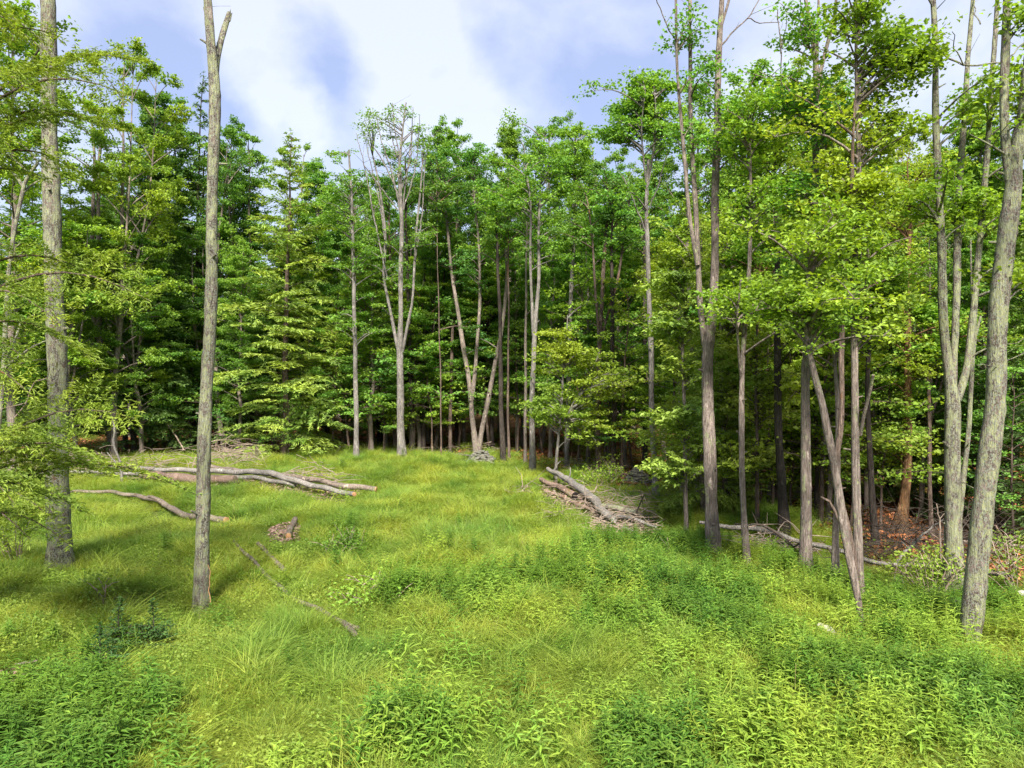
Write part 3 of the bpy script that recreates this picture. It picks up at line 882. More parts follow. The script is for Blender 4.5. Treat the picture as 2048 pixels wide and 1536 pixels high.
hero('broadleaf_tree', 'crooked pink-grey stem leaning left, its foot hidden in tall weeds',
     [[(1722, 1232, 13), (1716, 1190, 15), (1706, 1140, 17), (1694, 1090, 18), (1680, 1010, 18), (1668, 940, 17), (1655, 870, 16), (1643, 800, 15), (1628, 740, 14), (1618, 680, 12), (1612, 600, 9), (1620, 520, 6)]],
     'grey', seed=19, sides=14, flare=0, leaf='lime', blobs=[(1600, 620, 85, 45, 22), (1680, 590, 60, 50, 12), (1620, 480, 80, 50, 14)], size=.085, nlk=1.15)
hero('broadleaf_tree', 'dark bowed stem crossing behind the leaning pink-grey stem',
     [[(1712, 1165, 16), (1704, 1110, 16), (1692, 1050, 16), (1678, 990, 14), (1672, 930, 13), (1680, 870, 12), (1683, 800, 11), (1682, 720, 11), (1686, 640, 12), (1690, 560, 11), (1698, 500, 10), (1702, 420, 9), (1704, 320, 7), (1712, 200, 5)],
      [(1690, 1070, 8), (1672, 1030, 7), (1655, 1000, 6), (1642, 994, 4)]],
     'brown', seed=20, sides=12, flare=0, leaf='lime', blobs=[(1700, 480, 60, 60, 14), (1740, 560, 60, 30, 8)], size=.085, nlk=1.15)
hero('broadleaf_tree', 'straight pinkish trunk with a short broken side branch among the leaning stems',
     [[(1717, 1160, 20), (1714, 1060, 18), (1712, 960, 17), (1711, 860, 16), (1709, 760, 15), (1708, 660, 13), (1708, 580, 12), (1713, 480, 12), (1716, 380, 11), (1716, 260, 10), (1714, 120, 7), (1712, 0, 4)],
      [(1721, 870, 9), (1728, 830, 8), (1737, 790, 7), (1745, 750, 6)]],
     'grey', seed=21, sides=14, leaf='lime', blobs=[(1745, 600, 55, 75, 26), (1705, 60, 70, 80, 11), (1785, 100, 75, 90, 12), (1760, 260, 90, 70, 13), (1830, 120, 40, 30, 6), (1700, 400, 80, 60, 20), (1690, -90, 90, 60, 2)], size=.105)
hero('broadleaf_tree', 'thin straight trunk just left of the leaning stems, foot in the grass',
     [[(1672, 1138, 15), (1672, 1060, 13), (1673, 980, 12), (1674, 900, 11), (1676, 800, 9), (1670, 700, 7), (1672, 600, 5)]],
     'grey', seed=22, leaf='lime', blobs=[(1680, 660, 50, 40, 8)])
hero('broadleaf_tree', 'orange-brown sunlit trunk with spreading roots on the bare leaf litter',
     [[(1800, 1062, 24), (1808, 1000, 20), (1814, 920, 18), (1816, 820, 16), (1815, 720, 14), (1816, 600, 12), (1818, 480, 9), (1820, 380, 6)]],
     'orange', seed=23, leaf='gold', flare=.9, cover=.05, blobs=[(1810, 430, 60, 80, 16), (1850, 350, 60, 50, 8), (1815, 560, 55, 90, 12), (1810, 720, 60, 90, 16), (1800, 880, 45, 50, 8)])  # warm sunlight on this trunk is put into its orange bark colour
hero('broadleaf_tree', 'large lichened tree splitting into three tall stems near the right border',
     [[(1910, 1148, 40), (1908, 1080, 33), (1905, 980, 31), (1903, 880, 30), (1904, 800, 30), (1898, 740, 20), (1889, 650, 18), (1884, 560, 17), (1879, 450, 16), (1876, 330, 15), (1872, 200, 13), (1869, 80, 12), (1862, -40, 9), (1850, -120, 6)],
      [(1906, 800, 16), (1909, 720, 15), (1911, 600, 15), (1914, 480, 14), (1921, 360, 13), (1929, 220, 11), (1935, 120, 10), (1942, 50, 9), (1950, -40, 7)],
      [(1914, 800, 18), (1930, 750, 16), (1940, 680, 15), (1949, 600, 14), (1958, 500, 13), (1968, 380, 12), (1978, 260, 11), (1986, 140, 10), (1991, 40, 9), (1996, -60, 7)]],
     'lichen', seed=24, sides=16, leaf='lime', blobs=[(1880, 400, 70, 40, 12), (1960, 440, 70, 40, 10), (1950, 230, 50, 50, 6), (1900, -220, 200, 80, 3)],
     dead=[[(1876, 95, 5), (1900, 118, 4), (1935, 131, 4), (1975, 130, 3.5), (2010, 120, 3), (2048, 85, 3)], [(1925, 130, 3), (1908, 90, 2), (1906, 60, 1.5)], [(1960, 50, 3), (1950, 20, 2), (1950, -10, 1.5)],
           [(1905, 950, 2), (1935, 970, 2), (1975, 985, 1.5)], [(1868, 20, 5), (1860, 5, 5), (1850, -20, 4)]])
hero('slender_stem', 'slender lichened pole leaning against the large three-stemmed tree',
     [[(1909, 1130, 13), (1918, 1040, 12), (1928, 950, 11), (1937, 860, 10), (1941, 780, 9), (1948, 700, 7), (1955, 660, 6), (1963, 632, 5)],
      [(1954, 668, 5), (1946, 640, 4), (1943, 560, 4), (1942, 480, 3)]],
     'lichen', seed=25, sides=9, dist=14.4, cat='tree')
hero('broadleaf_tree', 'big mottled trunk leaning right and dividing high at the right border',
     [[(1942, 1250, 40), (1950, 1180, 44), (1958, 1100, 44), (1968, 1000, 42), (1979, 900, 40), (1990, 800, 39), (1994, 720, 38), (1997, 650, 38), (2005, 560, 36), (2014, 470, 34), (2024, 380, 34), (2029, 310, 28), (2046, 230, 24), (2062, 120, 22), (2080, -40, 18), (2100, -250, 10)],
      [(2020, 360, 20), (2012, 270, 18), (2009, 180, 17), (2010, 60, 16), (2013, -60, 13), (2020, -220, 8)]],
     'lichen', seed=26, sides=18, step=.1, flare=.05, leaf='lime', blobs=[(2040, -260, 200, 90, 3), (2060, 60, 60, 50, 6), (2080, 200, 50, 60, 5), (2050, 570, 40, 20, 2)],
     dead=[[(2010, 265, 4), (2030, 250, 3.5), (2052, 180, 3)], [(2000, 725, 2.5), (2025, 715, 2), (2052, 705, 1.6)], [(1998, 740, 2), (1975, 728, 1.8), (1950, 732, 1.2)]])
hero('slender_stem', 'slim lichened pole half hidden behind the big leaning trunk',
     [[(1968, 1140, 13), (1975, 1050, 12), (1984, 950, 11), (1990, 850, 10), (1998, 700, 8), (2010, 560, 6)]],
     'lichen', seed=27, sides=9, dist=13.2)
for i, (a, lb) in enumerate([
        ([(1400, 992, 15), (1396, 950, 14), (1392, 860, 12), (1386, 740, 11), (1380, 620, 9), (1375, 500, 7)], 'grey trunk bent at its foot behind the yellow hemlock sprays'),
        ([(1364, 985, 8), (1362, 900, 8), (1360, 800, 7), (1362, 700, 7), (1360, 560, 5)], 'thin grey pole left of the bent-footed trunk behind yellow sprays'),
        ([(1452, 1010, 12), (1449, 900, 11), (1444, 800, 10), (1442, 660, 8), (1450, 520, 6)], 'grey pole just right of the stout forked trunk'),
        ([(1522, 1018, 10), (1521, 950, 9), (1517, 850, 8), (1515, 700, 7), (1520, 550, 5)], 'reddish pole between the knotty trunk and the dark brown trunk'),
        ([(1553, 1012, 8), (1552, 930, 8), (1549, 800, 7), (1546, 650, 6)], 'pink-lit thin pole just left of the dark brown trunk'),
        ([(1752, 1080, 14), (1745, 1010, 13), (1738, 900, 12), (1736, 780, 10), (1740, 650, 8)], 'dark leaning trunk on the litter left of the orange-brown trunk'),
        ([(1634, 1030, 9), (1633, 940, 9), (1630, 800, 8), (1634, 640, 6)], 'dark pole behind the smooth light-grey trunk'),
        ([(1862, 1055, 10), (1860, 980, 9), (1858, 850, 8), (1856, 700, 6)], 'thin reddish pole in shade left of the three-stemmed tree')]):
    hero('broadleaf_tree', lb, [a], ['grey', 'grey', 'grey', 'orange', 'brown', 'dark', 'dark', 'brown'][i], seed=40 + i, sides=9, step=.3,
         leaf='lime', blobs=[(a[-1][0], a[-1][1] - 20, 70, 90, 16)], size=.13, cover=.15)

hero('hemlock_tree', 'young hemlock holding bright layered sprays out beside the stout forked trunk, bare below',
     [[(1372, 1010, 9), (1370, 900, 8), (1367, 780, 7), (1366, 660, 5), (1366, 540, 3)]], 'grey', seed=90, sides=8, step=.3, dist=18.0, fuzz=0, hem=True, leaf='hemlock_light',
     blobs=[(1335, 560, 60, 28, 9), (1350, 640, 85, 30, 12), (1360, 730, 75, 28, 10), (1370, 830, 95, 28, 13), (1350, 920, 80, 22, 9), (1400, 600, 60, 30, 6), (1400, 870, 60, 26, 6)])
hero('hemlock_tree', 'young hemlock with airy yellow-green layers between the knotty and dark brown trunks',
     [[(1516, 1040, 9), (1514, 930, 8), (1512, 800, 7), (1514, 680, 5), (1516, 580, 3)]], 'brown', seed=91, sides=8, step=.3, dist=18.5, fuzz=0, hem=True, leaf='hemlock_light',
     blobs=[(1510, 600, 70, 32, 9), (1500, 700, 80, 32, 10), (1520, 800, 75, 32, 10), (1500, 900, 75, 26, 9), (1560, 760, 60, 30, 6)])

# interior trunks seen against the dark between the named ones
inner = [(250, 905, 12, 'brown', 'dark straight trunk right of the slender forked tree'),
         (600, 922, 9, 'brown', 'short-looking tan trunk under the wide hemlock skirts'),
         (686, 912, 10, 'brown', 'tan trunk leaning right beneath the wide hemlock edge'),
         (790, 898, 9, 'brown', 'orange-lit trunk directly left of the tall pale forked tree'),
         (824, 903, 12, 'dark', 'dark curved trunk directly right of the tall pale forked tree'),
         (846, 900, 10, 'dark', 'dark trunk second right of the tall pale forked tree'),
         (900, 902, 9, 'brown', 'brown trunk halfway between pale forked tree and flat stone pile'),
         (882, 915, 4, 'brown', 'very thin tan pole left of the flat stone pile'),
         (1006, 918, 12, 'dark', 'black trunk right of the flat stone pile'),
         (1018, 918, 6, 'brown', 'thin tan pole beside the black trunk by the flat stone pile'),
         (1050, 925, 8, 'grey', 'grey pole leaning beside the whitish split trunk'),
         (1226, 945, 14, 'dark', 'dark thick trunk behind the left end of the tall stone cairn'),
         (1290, 935, 11, 'dark', 'dark trunk behind the right side of the tall stone cairn'),
         (655, 895, 12, 'dark', 'dark flared trunk in shade beside the wide hemlock'),
         (505, 900, 12, 'dark', 'dark trunk behind the brush heap by the snag'),
         (385, 888, 12, 'dark', 'dark trunk in shade just left of the bare snag')]
for i, (px, py, w, b, lb) in enumerate(inner):
    r2 = random.Random(i)
    ln = r2.uniform(-25, 25)
    tops = r2.uniform(300, 420)
    pth = [(px, py, w), (px + ln * .15 + r2.uniform(-3, 3), py - 120, w * .9), (px + ln * .4, py - 260, w * .75), (px + ln * .8, py - 400, w * .55), (px + ln, tops, w * .3)]
    hero('broadleaf_tree', lb, [pth], b, seed=60 + i, sides=8, step=.5, leaf=r2.choice(['deep', 'green', 'green']),
         dist=max(D(py, .2), 41.5) if px < 740 else None, blobs=[(px + ln, tops + 60, 65, 90, 15)], size=.14, cover=.2, fuzz=5)

# ------------------------------------------------------------------ the wide hemlocks
place_tree('hemlock', 2, (566 - 1024) / F * 37.5, 37.5, 17.3, 'wide yellow-green hemlock sweeping down to the clearing right of the snag', leaf='hemlock_light', bark='brown', wscale=1.12)
rows = [  # px, distance, height, kind, k, leaf, bark, wscale, label
    (24, 31, 21, 'broad', 0, 'lime', 'grey', 1.0, 'yellow-green broadleaf crown filling the top left corner behind the lichened trunk'),
    (230, 36, 21.5, 'broad', 1, 'lime', 'grey', .8, 'yellow-green crown reaching highest right of the lichened trunk'),
    (300, 41, 21.0, 'broad', 2, 'deep', 'dark', .95, 'dark green rounded crown between lichened trunk and snag'),
    (340, 44, 22.3, 'broad', 3, 'deep', 'dark', .9, 'second dark broadleaf crown just left of the pointed hemlock'),
    (383, 44, 23.2, 'hemlock', 1, 'hemlock', 'dark', .8, 'tall pointed dark hemlock top just left of the snag'),
    (270, 38, 14, 'hemlock', 0, 'hemlock', 'dark', 1.1, 'dark hemlock behind the left brush, below the tall crowns'),
    (345, 39.5, 12, 'hemlock', 2, 'hemlock', 'dark', 1.0, 'dark spreading hemlock between the log pile and the snag'),
    (130, 38, 15, 'hemlock', 1, 'hemlock', 'dark', 1.2, 'dark hemlock directly behind the lichened trunk'),
    (20, 37, 14, 'hemlock', 0, 'hemlock', 'dark', 1.2, 'dark hemlock behind the left border brush'),
    (455, 42, 19.3, 'broad', 0, 'deep', 'dark', .8, 'dark green crown seen just right of the snag top'),
    (470, 40, 12, 'hemlock', 1, 'hemlock', 'dark', 1.2, 'dark hemlock filling the gap right of the snag'),
    (515, 41, 19.2, 'broad', 1, 'green', 'grey', .8, 'bright green tufted crown above the wide hemlock'),
    (600, 43, 18.6, 'broad', 3, 'green', 'grey', .75, 'green crown directly behind the wide hemlock tip'),
    (655, 42, 17.4, 'broad', 2, 'green', 'grey', .85, 'green pointed crown right of the wide hemlock tip'),
    (652, 41.5, 11, 'hemlock', 0, 'hemlock', 'dark', 1.1, 'dark lower hemlock in shade right of the wide hemlock'),
    (745, 45, 16.0, 'sparse', 0, 'green', 'pale', .8, 'thin half-bare crown between slim pale trunk and pale forked tree'),
    (760, 44, 12.5, 'hemlock', 1, 'hemlock', 'dark', 1.3, 'dark hemlock low behind the pale forked tree'),
    (870, 42, 19.9, 'broad', 2, 'green', 'grey', .7, 'green crown just right of the thin see-through top'),
    (915, 43, 19.4, 'broad', 0, 'green', 'dark', .75, 'green crown with upswept twigs over the twin tree'),
    (965, 44, 17.6, 'broad', 3, 'deep', 'dark', .6, 'narrow dark crown dipping down right of the twin tree'),
    (1015, 43, 19.4, 'broad', 2, 'green', 'grey', .75, 'green ragged crown in the middle of the skyline'),
    (1045, 45, 21.0, 'broad', 3, 'deep', 'grey', .6, 'tall dark-tipped crown over the whitish split trunk'),
    (1105, 43, 20.4, 'broad', 1, 'green', 'grey', .75, 'tall green crown right of the whitish split trunk'),
    (1150, 46, 20.9, 'broad', 0, 'green', 'grey', .7, 'dense green crown over the bright young maple'),
    (1195, 42, 18.9, 'broad', 3, 'green', 'grey', .8, 'green crown left of the layered umbrella crown'),
    (1245, 40, 16, 'broad', 0, 'deep', 'dark', .9, 'dark green crown beneath the layered umbrella crown'),
    (1330, 37, 17.5, 'broad', 2, 'green', 'grey', .8, 'green crown behind the trunk of the umbrella-crowned tree'),
    (1385, 36, 18.6, 'sparse', 0, 'green', 'grey', .9, 'thin airy crown behind the three tall stems'),
    (1440, 33, 17.6, 'broad', 3, 'green', 'grey', .8, 'green crown right behind the stout forked tree'),
    (1500, 34, 19.6, 'broad', 1, 'green', 'grey', .85, 'full green crown behind the knotty trunk'),
    (1565, 30, 17.3, 'broad', 0, 'lime', 'grey', .85, 'yellow-green crown behind the dark brown trunk'),
    (1640, 29, 17.0, 'broad', 2, 'lime', 'grey', .9, 'yellow-green crown behind the smooth light-grey trunk'),
    (1690, 33, 18.5, 'sparse', 0, 'green', 'grey', .9, 'thin airy crown behind the leaning pink-grey stem'),
    (1760, 30, 15.6, 'broad', 3, 'lime', 'grey', .9, 'yellow-green crown right of the straight pinkish trunk'),
    (1850, 29, 15.0, 'broad', 1, 'lime', 'grey', .9, 'yellow-green crown left of the three-stemmed tree'),
    (1925, 27, 13.8, 'broad', 0, 'green', 'grey', .9, 'green crown seen between the three tall stems'),
    (2010, 26, 14.6, 'broad', 2, 'green', 'grey', .9, 'green crown behind the big leaning trunk'),
    (2110, 24, 15.5, 'broad', 3, 'green', 'grey', 1.0, 'green crown cut by the right border'),
    (1408, 20.5, 8.8, 'hemlock', 2, 'hemlock_light', 'grey', .95, 'yellow-tipped hemlock with layered sprays beside the cairn'),
    (1475, 22.5, 9.8, 'hemlock', 0, 'hemlock_light', 'brown', 1.2, 'yellow-tipped hemlock behind the knotty trunk'),
    (1545, 22.5, 9.5, 'hemlock', 1, 'hemlock_light', 'brown', 1.2, 'yellow-green hemlock behind the dark brown trunk'),
    (1660, 23.5, 10.5, 'hemlock', 2, 'hemlock_light', 'dark', 1.0, 'green hemlock behind the crossing stems'),
    (1775, 23.5, 10.4, 'hemlock', 0, 'hemlock', 'dark', 1.2, 'dark hemlock above the orange litter patch'),
    (1868, 22.5, 10.2, 'hemlock', 2, 'hemlock', 'dark', 1.1, 'dark hemlock behind the three-stemmed tree'),
    (1985, 20.5, 9.6, 'hemlock', 1, 'hemlock', 'dark', 1.3, 'dark hemlock behind the big leaning trunk'),
    (2075, 18.5, 9.6, 'hemlock', 2, 'hemlock', 'dark', 1.2, 'dark hemlock at the right border'),
]
rows += [
    (545, 43, 14, 'broad', 2, 'green', 'grey', 1.2, 'mid-height green crown behind the wide hemlock, left part'),
    (620, 42, 12.5, 'broad', 0, 'bright', 'grey', 1.2, 'mid-height light crown behind the wide hemlock, right part'),
    (690, 43, 14, 'broad', 3, 'green', 'grey', 1.1, 'mid-height green crown left of the slim pale trunk'),
    (775, 42, 13.5, 'broad', 2, 'bright', 'grey', 1.1, 'mid-height light green crown behind the left fork of the pale tree'),
    (858, 45, 13, 'broad', 1, 'bright', 'grey', 1.2, 'mid-height light green crown behind the half-grown pair'),
    (930, 45, 12.5, 'broad', 0, 'bright', 'grey', 1.2, 'mid-height light green crown seen through the twin tree'),
    (1010, 45, 14, 'broad', 3, 'green', 'grey', 1.1, 'mid-height green crown behind the black trunk'),
    (1080, 42, 13, 'broad', 2, 'bright', 'grey', 1.1, 'mid-height light green crown right behind the whitish trunk'),
    (1130, 40, 13.5, 'broad', 1, 'green', 'grey', 1.1, 'mid-height green crown high behind the young maple'),
    (1215, 38, 13.5, 'broad', 0, 'green', 'grey', 1.1, 'mid-height green crown behind the multi-stemmed tree'),
    (1290, 35, 12.5, 'broad', 3, 'green', 'grey', 1.1, 'mid-height green crown behind the umbrella-crowned trunk'),
    (410, 41, 13, 'broad', 1, 'green', 'grey', 1.1, 'mid-height green crown directly behind the snag'),
    (225, 40, 14, 'broad', 2, 'green', 'grey', 1.1, 'mid-height green crown behind the slender forked tree'),
    (60, 36, 12, 'broad', 0, 'green', 'grey', 1.1, 'mid-height green crown left of the lichened trunk'),
    (745, 38.5, 11.5, 'broad', 0, 'green', 'grey', 1.25, 'half-grown tree left of the pale forked tree'),
    (838, 40.5, 10.5, 'broad', 3, 'lime', 'grey', 1.3, 'half-grown light green tree just right of the pale forked trunk'),
    (885, 41, 12.5, 'broad', 1, 'green', 'dark', 1.1, 'half-grown green tree left of the twin tree'),
    (985, 41, 12, 'broad', 2, 'green', 'dark', 1.1, 'half-grown green tree behind the right stem of the twin tree'),
    (1035, 40, 11, 'broad', 0, 'green', 'grey', 1.2, 'half-grown green tree left of the whitish split trunk'),
    (1100, 37, 12.5, 'broad', 3, 'green', 'grey', 1.0, 'half-grown green tree between whitish trunk and young maple'),
    (1175, 35, 11.5, 'broad', 1, 'green', 'grey', 1.1, 'half-grown green tree above the bright young maple'),
    (1250, 33, 10.5, 'broad', 2, 'green', 'grey', 1.2, 'half-grown green tree above the tall stone cairn'),
    (1345, 28, 10.0, 'broad', 0, 'lime', 'grey', 1.0, 'half-grown yellow-green tree right of the umbrella-crowned trunk'),
    (1455, 23.5, 9.6, 'broad', 3, 'gold', 'grey', 1.0, 'half-grown golden-green tree behind the stout forked tree'),
    (1535, 22, 9.8, 'broad', 1, 'gold', 'grey', .95, 'half-grown golden-green tree behind the knotty trunk'),
    (1590, 24, 11.6, 'broad', 2, 'lime', 'grey', .9, 'half-grown light green tree left of the smooth light-grey trunk'),
    (1655, 20.5, 9.4, 'broad', 0, 'lime', 'grey', .95, 'half-grown light green tree behind the leaning pink-grey stem'),
    (1735, 22, 10.8, 'broad', 3, 'lime', 'grey', .9, 'half-grown light green tree behind the straight pinkish trunk'),
    (1840, 21, 9.2, 'broad', 1, 'green', 'grey', .9, 'half-grown green tree left behind the three-stemmed tree'),
    (1975, 19, 8.6, 'broad', 2, 'green', 'grey', 1.0, 'half-grown green tree between three-stemmed tree and big leaning trunk'),
    (150, 34, 13, 'broad', 3, 'lime', 'grey', 1.0, 'half-grown yellow-green tree right behind the lichened trunk'),
    (285, 37, 12, 'broad', 1, 'green', 'grey', 1.1, 'half-grown green tree right of the slender forked tree'),
    (475, 38, 11.5, 'broad', 0, 'green', 'grey', 1.0, 'half-grown green tree right of the snag')]
for (px, d, h, kind, k, lf, bk, ws, lb) in rows:
    place_tree(kind, k, (px - 1024) / F * d, d, h, lb, leaf=lf, bark=bk, wscale=ws)

saps = [(600, 40, 5.5, 'green'), (700, 39.5, 6.5, 'lime'), (735, 41, 7.5, 'deep'), (770, 39, 5.5, 'green'), (850, 41, 6.5, 'lime'), (880, 43, 7.5, 'green'),
        (1000, 42, 7, 'green'), (1085, 38, 6, 'green'), (1180, 33.5, 6.2, 'green'), (1225, 31, 5.5, 'deep'), (1265, 33, 6.0, 'green'), (1335, 29, 6.0, 'green'),
        (1375, 24, 4.5, 'gold'), (1440, 20.5, 3.6, 'gold'), (1520, 21, 4.2, 'lime'), (1585, 21, 5.0, 'lime'), (1700, 19.5, 5.2, 'lime'), (2030, 17.5, 4.6, 'green'),
        (330, 40, 6.5, 'green'), (385, 40, 7.0, 'deep'), (290, 39, 4.5, 'green'), (480, 41, 5, 'green')]
saps += [(575, 36.5, 3.2, 'green'), (665, 39, 8.5, 'green'), (735, 38.5, 8.8, 'lime'), (825, 39.5, 8.8, 'green'), (865, 39, 7.5, 'bright'), (915, 42, 9.0, 'green'), (980, 41, 8.5, 'bright'),
         (1035, 38.5, 8.0, 'green'), (1160, 32.5, 8.6, 'bright'), (1205, 32, 6.6, 'green'), (1245, 30, 8.0, 'lime'), (1345, 27, 7.2, 'lime'), (1405, 23.5, 6.4, 'gold'), (1465, 22, 7.2, 'gold'),
         (1540, 20.5, 6.0, 'lime'), (1640, 19.5, 6.6, 'lime'), (1760, 19.5, 5.4, 'lime'), (300, 39.5, 8.0, 'green'), (430, 40.5, 8.2, 'green'), (120, 36, 7.0, 'green')]
sap_lb = ['left of the slim pale trunk', 'at the foot of the slim pale trunk', 'between the slim pale trunk and the pale forked tree', 'just left of the pale forked tree',
          'just right of the pale forked tree', 'between pale forked tree and flat stone pile', 'right of the flat stone pile', 'behind the whitish split trunk',
          'behind the bright young maple', 'left behind the tall stone cairn', 'behind the tall stone cairn', 'right behind the umbrella-crowned tree',
          'beside the bent-footed grey trunk', 'right beside the stout forked trunk', 'between knotty and dark brown trunks', 'left of the smooth light-grey trunk',
          'behind the straight pinkish trunk', 'behind the big leaning trunk', 'in shade between lichened trunk and snag', 'in shade just left of the snag',
          'above the left brush', 'in shade right of the snag',
          'short, under the wide hemlock trunk', 'tall, right under the wide hemlock edge', 'tall, right of the slim pale trunk', 'tall, right beside the pale forked trunk',
          'freshly bright, right of the dark curved trunk', 'tall, left of the twin tree', 'freshly bright, between the twin stems', 'tall, left of the whitish split trunk',
          'freshly bright, over the multi-stemmed tree foot', 'small, over the dark thick trunk', 'tall, left above the stone cairn', 'tall, right of the umbrella-crowned trunk',
          'tall, left of the stout forked trunk', 'tall, right of the stout forked trunk', 'tall, behind the dark brown trunk foot', 'tall, between light-grey trunk and leaning stem',
          'small, left of the orange-brown trunk', 'tall, between slender forked tree and snag', 'tall, behind the thin leaning trunk', 'tall, behind the lichened trunk']
lw = {'bright': 'bright green', 'green': 'green', 'lime': 'light green', 'deep': 'dark green', 'gold': 'yellow-green'}
for i, ((px, d, h, lf), sl) in enumerate(zip(saps, sap_lb)):
    place_tree('sapling', i, (px - 1024) / F * d, d, h, '%s young maple %s' % (lw[lf], sl), leaf=lf, bark='brown')


# near hemlock at the left border: its trunk stands outside the picture, its boughs reach in
def near_hemlock():
    rng = np.random.default_rng(77)
    x0, d0 = -8.9, 10.6
    gz = hz(x0, d0)
    MW, ML = MB(), MB()
    z = np.linspace(gz - .2, 9.9, 9)
    P = np.stack([x0 + 0 * z, d0 + 0 * z, z], -1)
    trunk_tube(MW, P, .21 * (1 - (z - gz).clip(0) / 11.5) + .02, 12, .25, rng)
    ends = [  # px, py of the tip, distance of the tip, start row
        (285, 70, 9.6, 250), (255, 130, 9.0, 260), (200, 200, 9.4, 300), (235, 215, 9.9, 300), (150, 290, 9.2, 360), (90, 330, 9.8, 380), (120, 40, 9.9, 120), (40, 20, 9.2, 60), (170, 120, 10.4, 200),
        (60, 130, 8.8, 200), (20, 250, 9.0, 300),
        (302, 545, 9.4, 600), (180, 505, 9.8, 560), (195, 680, 9.5, 640), (120, 600, 9.0, 600), (70, 560, 9.9, 560), (60, 690, 9.4, 690),
        (75, 760, 9.0, 740), (20, 745, 9.6, 720),
        (272, 778, 9.3, 960), (190, 860, 8.9, 980), (120, 900, 9.6, 950), (150, 830, 9.8, 960), (220, 905, 9.7, 980), (90, 870, 9.2, 940),
        (390, 925, 9.6, 990), (105, 990, 9.0, 1000), (60, 1040, 9.3, 1010), (140, 1050, 9.6, 1030), (30, 960, 8.7, 970), (165, 975, 9.3, 1000)]
    for k, (px, py, d, sy) in enumerate(ends):
        e = W(px, py, d)
        s = interp_path(P, 4 + (768 - sy) / F * d0)
        Lb = np.linalg.norm(e - s)
        fine = dict(sp=.075, tw=.034, tl=.075, tww=.13)
        wd = .52 if k != 25 else .3
        # the first part of the bough is outside the picture; leaves crowd its outer two thirds
        a = s + (e - s) * .30
        q = np.linspace(0, 1, 5)[:, None]
        tube(MW, s + (a - s) * q, np.linspace(.045, .028, 5), 6, cap=False)
        hem_branch(MW, ML, a, e, rng, wid=wd, droop=.13, r0=.026, roll=.75, **fine)
    # boughs on the side away from the picture and above it
    for k in range(12):
        f = k / 12.
        zz = 1.5 + 8.8 * f
        a = 2.2 + rng.uniform(0, 3.0)
        ln = 3.6 * (1 - f * .8)
        b = interp_path(P, zz)
        hem_branch(MW, ML, b, b + np.array([math.cos(a), math.sin(a), -.05]) * ln, rng, sp=.2, tw=.11, tl=.17)
    o = root('hemlock_tree', (x0, d0, gz), 'near hemlock at the left border whose yellow-green boughs hang into view', 'tree')
    link('trunk', MW.mesh('trunk', MAT['brown'], True, (x0, d0, gz)), o)
    link('crown', ML.mesh('crown', MAT['hemlock_near'], False, (x0, d0, gz)), o)


near_hemlock()

# ------------------------------------------------------------------ deep forest behind
ZONES = [(-2000, 240, 'behind the left brush'), (240, 480, 'in the dark left of the wide hemlock'), (480, 740, 'behind the wide hemlock'),
         (740, 920, 'behind the pale forked tree'), (920, 1060, 'behind the flat stone pile'), (1060, 1260, 'behind the bright young maple'),
         (1260, 1460, 'behind the tall stone cairn'), (1460, 1740, 'behind the crossing stems'), (1740, 4000, 'behind the orange leaf litter')]


LAND = [(-60, 'left picture border'), (60, 'curved stem at the left border'), (118, 'lichened trunk'), (170, 'left brush'), (226, 'slender forked tree'), (300, 'log pile twigs'), (360, 'dark forked crowns'),
        (403, 'bare snag'), (448, 'thin leaning trunk'), (505, 'brush by the snag'), (568, 'wide hemlock'), (640, 'wide hemlock edge'), (713, 'slim pale trunk'), (760, 'thin half-bare crown'), (802, 'pale forked tree'),
        (850, 'dark curved trunk'), (900, 'brown middle trunk'), (955, 'twin tree'), (1006, 'black trunk'), (1065, 'whitish split trunk'), (1115, 'white-stemmed young maple'), (1160, 'brown multi-stemmed tree'),
        (1215, 'dark thick trunk'), (1274, 'tall stone cairn'), (1312, 'umbrella-crowned tree'), (1364, 'yellow hemlock'), (1425, 'stout forked trunk'), (1492, 'knotty trunk'), (1567, 'dark brown trunk'),
        (1612, 'smooth light-grey trunk'), (1680, 'leaning pink-grey stem'), (1715, 'straight pinkish trunk'), (1765, 'dark leaning trunk'), (1805, 'orange-brown trunk'), (1860, 'thin reddish pole'),
        (1910, 'three-stemmed tree'), (1960, 'big leaning trunk'), (2048, 'right picture border'), (2150, 'right border hemlock')]


